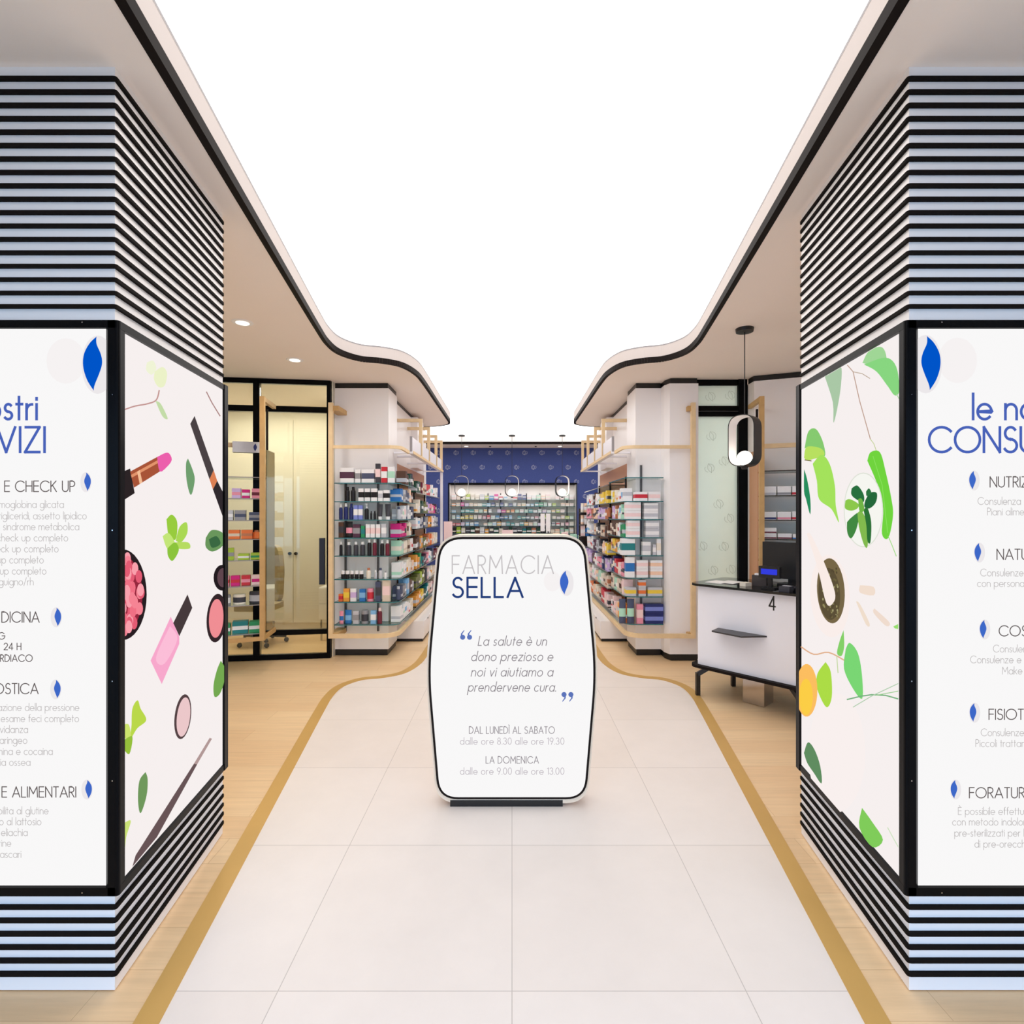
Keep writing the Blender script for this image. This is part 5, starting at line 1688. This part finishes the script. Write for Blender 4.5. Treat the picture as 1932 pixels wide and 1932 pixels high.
MON = mat('monitor_plastic', (26, 28, 32), 0.35)
kslab(0.42, 0.90, 0.36, 0.39, 1.06, 1.37, MON, 'screen', mn)
kslab(0.62, 0.70, 0.391, 0.42, 1.02, 1.2, MON, 'stand', mn)
kslab(0.55, 0.77, 0.34, 0.5, CT + 0.0005, 1.02, MON, 'foot', mn)
cd = thing('customer_display', K(0.58, 0.12) + (CT,), 'pole customer display with blue screen on the counter', 'display')
kslab(0.5, 0.665, 0.10, 0.14, 1.085, 1.18, MON, 'housing', cd)
kslab(0.52, 0.648, 0.097, 0.0995, 1.115, 1.16, glow('blue_display', (52, 62, 220), 1.0), 'screen', cd)
kslab(0.57, 0.60, 0.11, 0.135, 1.012, 1.085, MON, 'pole', cd)
kslab(0.53, 0.64, 0.07, 0.18, CT + 0.0005, 1.012, MON, 'foot', cd)
rp = thing('receipt_printer', K(0.47, 0.25) + (CT,), 'dark grey receipt printer left of the customer display', 'printer')
PRN = mat('printer_grey', (64, 58, 58), 0.5)
kslab(0.40, 0.52, 0.2, 0.32, CT + 0.0005, 1.09, PRN, 'body', rp)
kslab(0.42, 0.50, 0.205, 0.24, 1.0905, 1.105, WHITE, 'paper', rp)
kb = thing('keyboard', K(0.82, 0.16) + (CT,), 'black keyboard by the column end of the counter', 'keyboard')
kslab(0.68, 0.98, 0.10, 0.23, CT + 0.0005, 1.02, MON, 'base', kb)
mb = MB()
for r in range(4):
    for k in range(12):
        t0 = 0.69 + k * 0.0236
        n0 = 0.108 + r * 0.029
        mb.prism([K(t0, n0), K(t0 + 0.019, n0), K(t0 + 0.019, n0 + 0.023), K(t0, n0 + 0.023)], 1.0202, 1.027, cm('charcoal'))
mb.build('keys', kb)
cs = thing('card_terminal', K(0.7, 0.04) + (CT,), 'small card terminal on the counter edge', 'card reader')
kslab(0.70, 0.78, 0.0, 0.085, CT + 0.0005, 1.04, cm('charcoal'), 'body', cs)
kslab(0.71, 0.77, 0.045, 0.08, 1.0402, 1.043, cm('silver'), 'screen', cs)
for k, (t0, n0, a) in enumerate(((0.03, 0.09, 0), (0.12, 0.14, 0.1))):
    o = MB().prism([K(t0, n0), K(t0 + 0.15, n0 - a * 0.1), K(t0 + 0.15, n0 + 0.2), K(t0, n0 + 0.2)], CT + 0.0005 + k * 0.003, CT + 0.003 + k * 0.003, WHITE).build('leaflet', None, K(t0, n0) + (CT,))
    tag(o, ('lower' if k == 0 else 'upper') + ' white leaflet lying on the left end of the black counter top', 'leaflet')
o = MB().prism([K(0.34, 0.1), K(0.40, 0.08), K(0.42, 0.15), K(0.36, 0.17)], CT + 0.0005, CT + 0.03, cm('ivory')).build('paper_stack', None, K(0.38, 0.12) + (CT,))
tag(o, 'small pale stack of slips beside the receipt printer', 'paper')

# ------------------------------------------------------------------ far service desks and what stands on them
for x, k in ((-1.05, 'left'), (0.0, 'middle'), (1.05, 'right')):
    dk = thing('service_desk', (x, 10.6, 0), 'white %s service desk under the far pendant lamps' % k, 'counter', 'far service desks')
    MB().prism(rounded([(x - 0.44, 10.35), (x + 0.44, 10.35), (x + 0.44, 10.85), (x - 0.44, 10.85)], 0.06, 4), 0.285, 0.98, WHITE).build('body', dk)
    MB().prism(rounded([(x - 0.49, 10.3), (x + 0.49, 10.3), (x + 0.49, 10.9), (x - 0.49, 10.9)], 0.1, 5), 0.98, 1.0, BLACK).build('worktop', dk)
    MB().prism(rounded([(x - 0.49, 10.3), (x + 0.49, 10.3), (x + 0.49, 10.9), (x - 0.49, 10.9)], 0.1, 5), 0.262, 0.285, BLACK).build('base_plate', dk)
    for a in (-0.4, 0.4):
        for b in (10.38, 10.82):
            MB().box(x + a - 0.017, x + a + 0.017, b - 0.017, b + 0.017, 0, 0.262, BLACK).build('leg', dk)
tag(MB().prism(rounded([(-1.34, 10.4), (-1.18, 10.4), (-1.18, 10.52), (-1.34, 10.52)], 0.01, 3), 1.0005, 1.475, cm('pale-pink')).build('display_carton', None, (-1.26, 10.46, 1.0)), 'tall pale pink display carton on the far left desk', 'carton')
for x, k in ((0.61, 'left'), (0.72, 'right')):
    lh = thing('leaflet_stand', (x, 10.55, 1.0), '%s one of two upright white leaflet panels on the far right desk' % k, 'stand')
    MB().box(x - 0.042, x + 0.042, 10.54, 10.56, 1.28, 1.63, WHITE).build('panel', lh)
    MB().box(x - 0.01, x + 0.01, 10.545, 10.555, 1.012, 1.28, BLACK).build('pole', lh)
    MB().box(x - 0.04, x + 0.04, 10.5, 10.6, 1.0005, 1.012, BLACK).build('foot', lh)
bt = thing('counter_basket', (0.02, 10.62, 1.0), 'white framed wire basket of dark goods on the far middle desk', 'basket')
mb = MB()
for z in (1.02, 1.12, 1.215):
    mb.sweep([(-0.42, 10.5, z), (0.44, 10.5, z), (0.44, 10.75, z), (-0.42, 10.75, z)], 0.012, 0.012, WHITE, True)
for k in range(19):
    x = -0.42 + k * 0.86 / 18
    mb.box(x - 0.004, x + 0.004, 10.495, 10.503, 1.003, 1.215, WHITE if k % 3 == 0 else GREYM)
mb.build('wire_frame', bt)
tag(MB().prism([(-0.2, 10.47), (0.02, 10.47), (0.02, 10.478), (-0.2, 10.478)], 1.2, 1.31, cm('pale-pink')).build('price_card', None, (-0.09, 10.474, 1.2)), 'pale pink card clipped to the front of the wire basket', 'card')
random.seed(21)
for k, c in enumerate(['black', 'dark-green', 'charcoal', 'white', 'dark-green', 'amber', 'black', 'teal', 'charcoal']):
    x = -0.37 + k * 0.09
    product('box', x, 10.62, 1.004, 0.07, 0.1, random.uniform(0.14, 0.2), c, random.choice(['white', 'green', 'ivory']), '%s packet, %s from the left inside the far wire basket' % (c, ordn(k)), 'packets in the wire basket')
for k, (x, c, c2, h) in enumerate(((-0.93, 'black', 'charcoal', .25), (-0.8, 'lime', 'ivory', .2), (-0.66, 'ivory', 'lime', .22))):
    product('box', x, 10.55, 1.0005, 0.11, 0.1, h, c, c2, '%s carton, %s from the left on the far left desk' % (c, ordn(k)), 'cartons on the far left desk')
for k, (x, c, c2, h) in enumerate(((0.88, 'peach', 'beige', .24), (1.05, 'pale-pink', 'peach', .26), (1.22, 'mint', 'ivory', .22), (1.38, 'mint', 'white', .2))):
    product('box', x, 10.55, 1.0005, 0.13, 0.1, h, c, c2, '%s carton, %s from the left on the far right desk' % (c, ordn(k)), 'cartons on the far right desk')

# ------------------------------------------------------------------ free display tower at the end of the right aisle
ds = thing('display_stand', (1.345, 9.5, 0), 'dark stepped display stand of small goods at the end of the right aisle', 'display stand')
MB().box(1.21, 1.48, 9.6, 9.62, 0.05, 1.72, DARKE).build('back_panel', ds)
MB().box(1.2, 1.49, 9.36, 9.64, 0.0, 0.05, BLACK).build('base', ds)
DSZ = [1.645, 1.43, 1.225, 0.86, 0.6, 0.35]
for z in DSZ:
    MB().box(1.215, 1.475, 9.4, 9.599, z - 0.01, z, DARKE).build('tray', ds)
random.seed(4)
for r, cols in enumerate([['ivory', 'peach', 'mint', 'ivory'], ['peach', 'white', 'copper', 'peach'], ['pale-pink', 'blue', 'blue'], ['slate', 'slate', 'silver'], ['slate', 'pink', 'slate'], ['red', 'navy', 'pink']]):
    w = 0.24 / len(cols)
    for k, c in enumerate(cols):
        kind = 'pouch' if r in (0, 1) else ('bottle' if r == 2 and k else 'box')
        product(kind, 1.225 + w * (k + 0.5), 9.47, DSZ[r] + 0.001, w * 0.92, 0.05, 0.17 if r < 2 else 0.19, c, 'white', '%s %s, %s from the left, %s tray of the dark display stand' % (c, NOUN[kind][0], ordn(k), NTH[r] if r < 5 else 'lowest'), 'goods on the dark display stand')
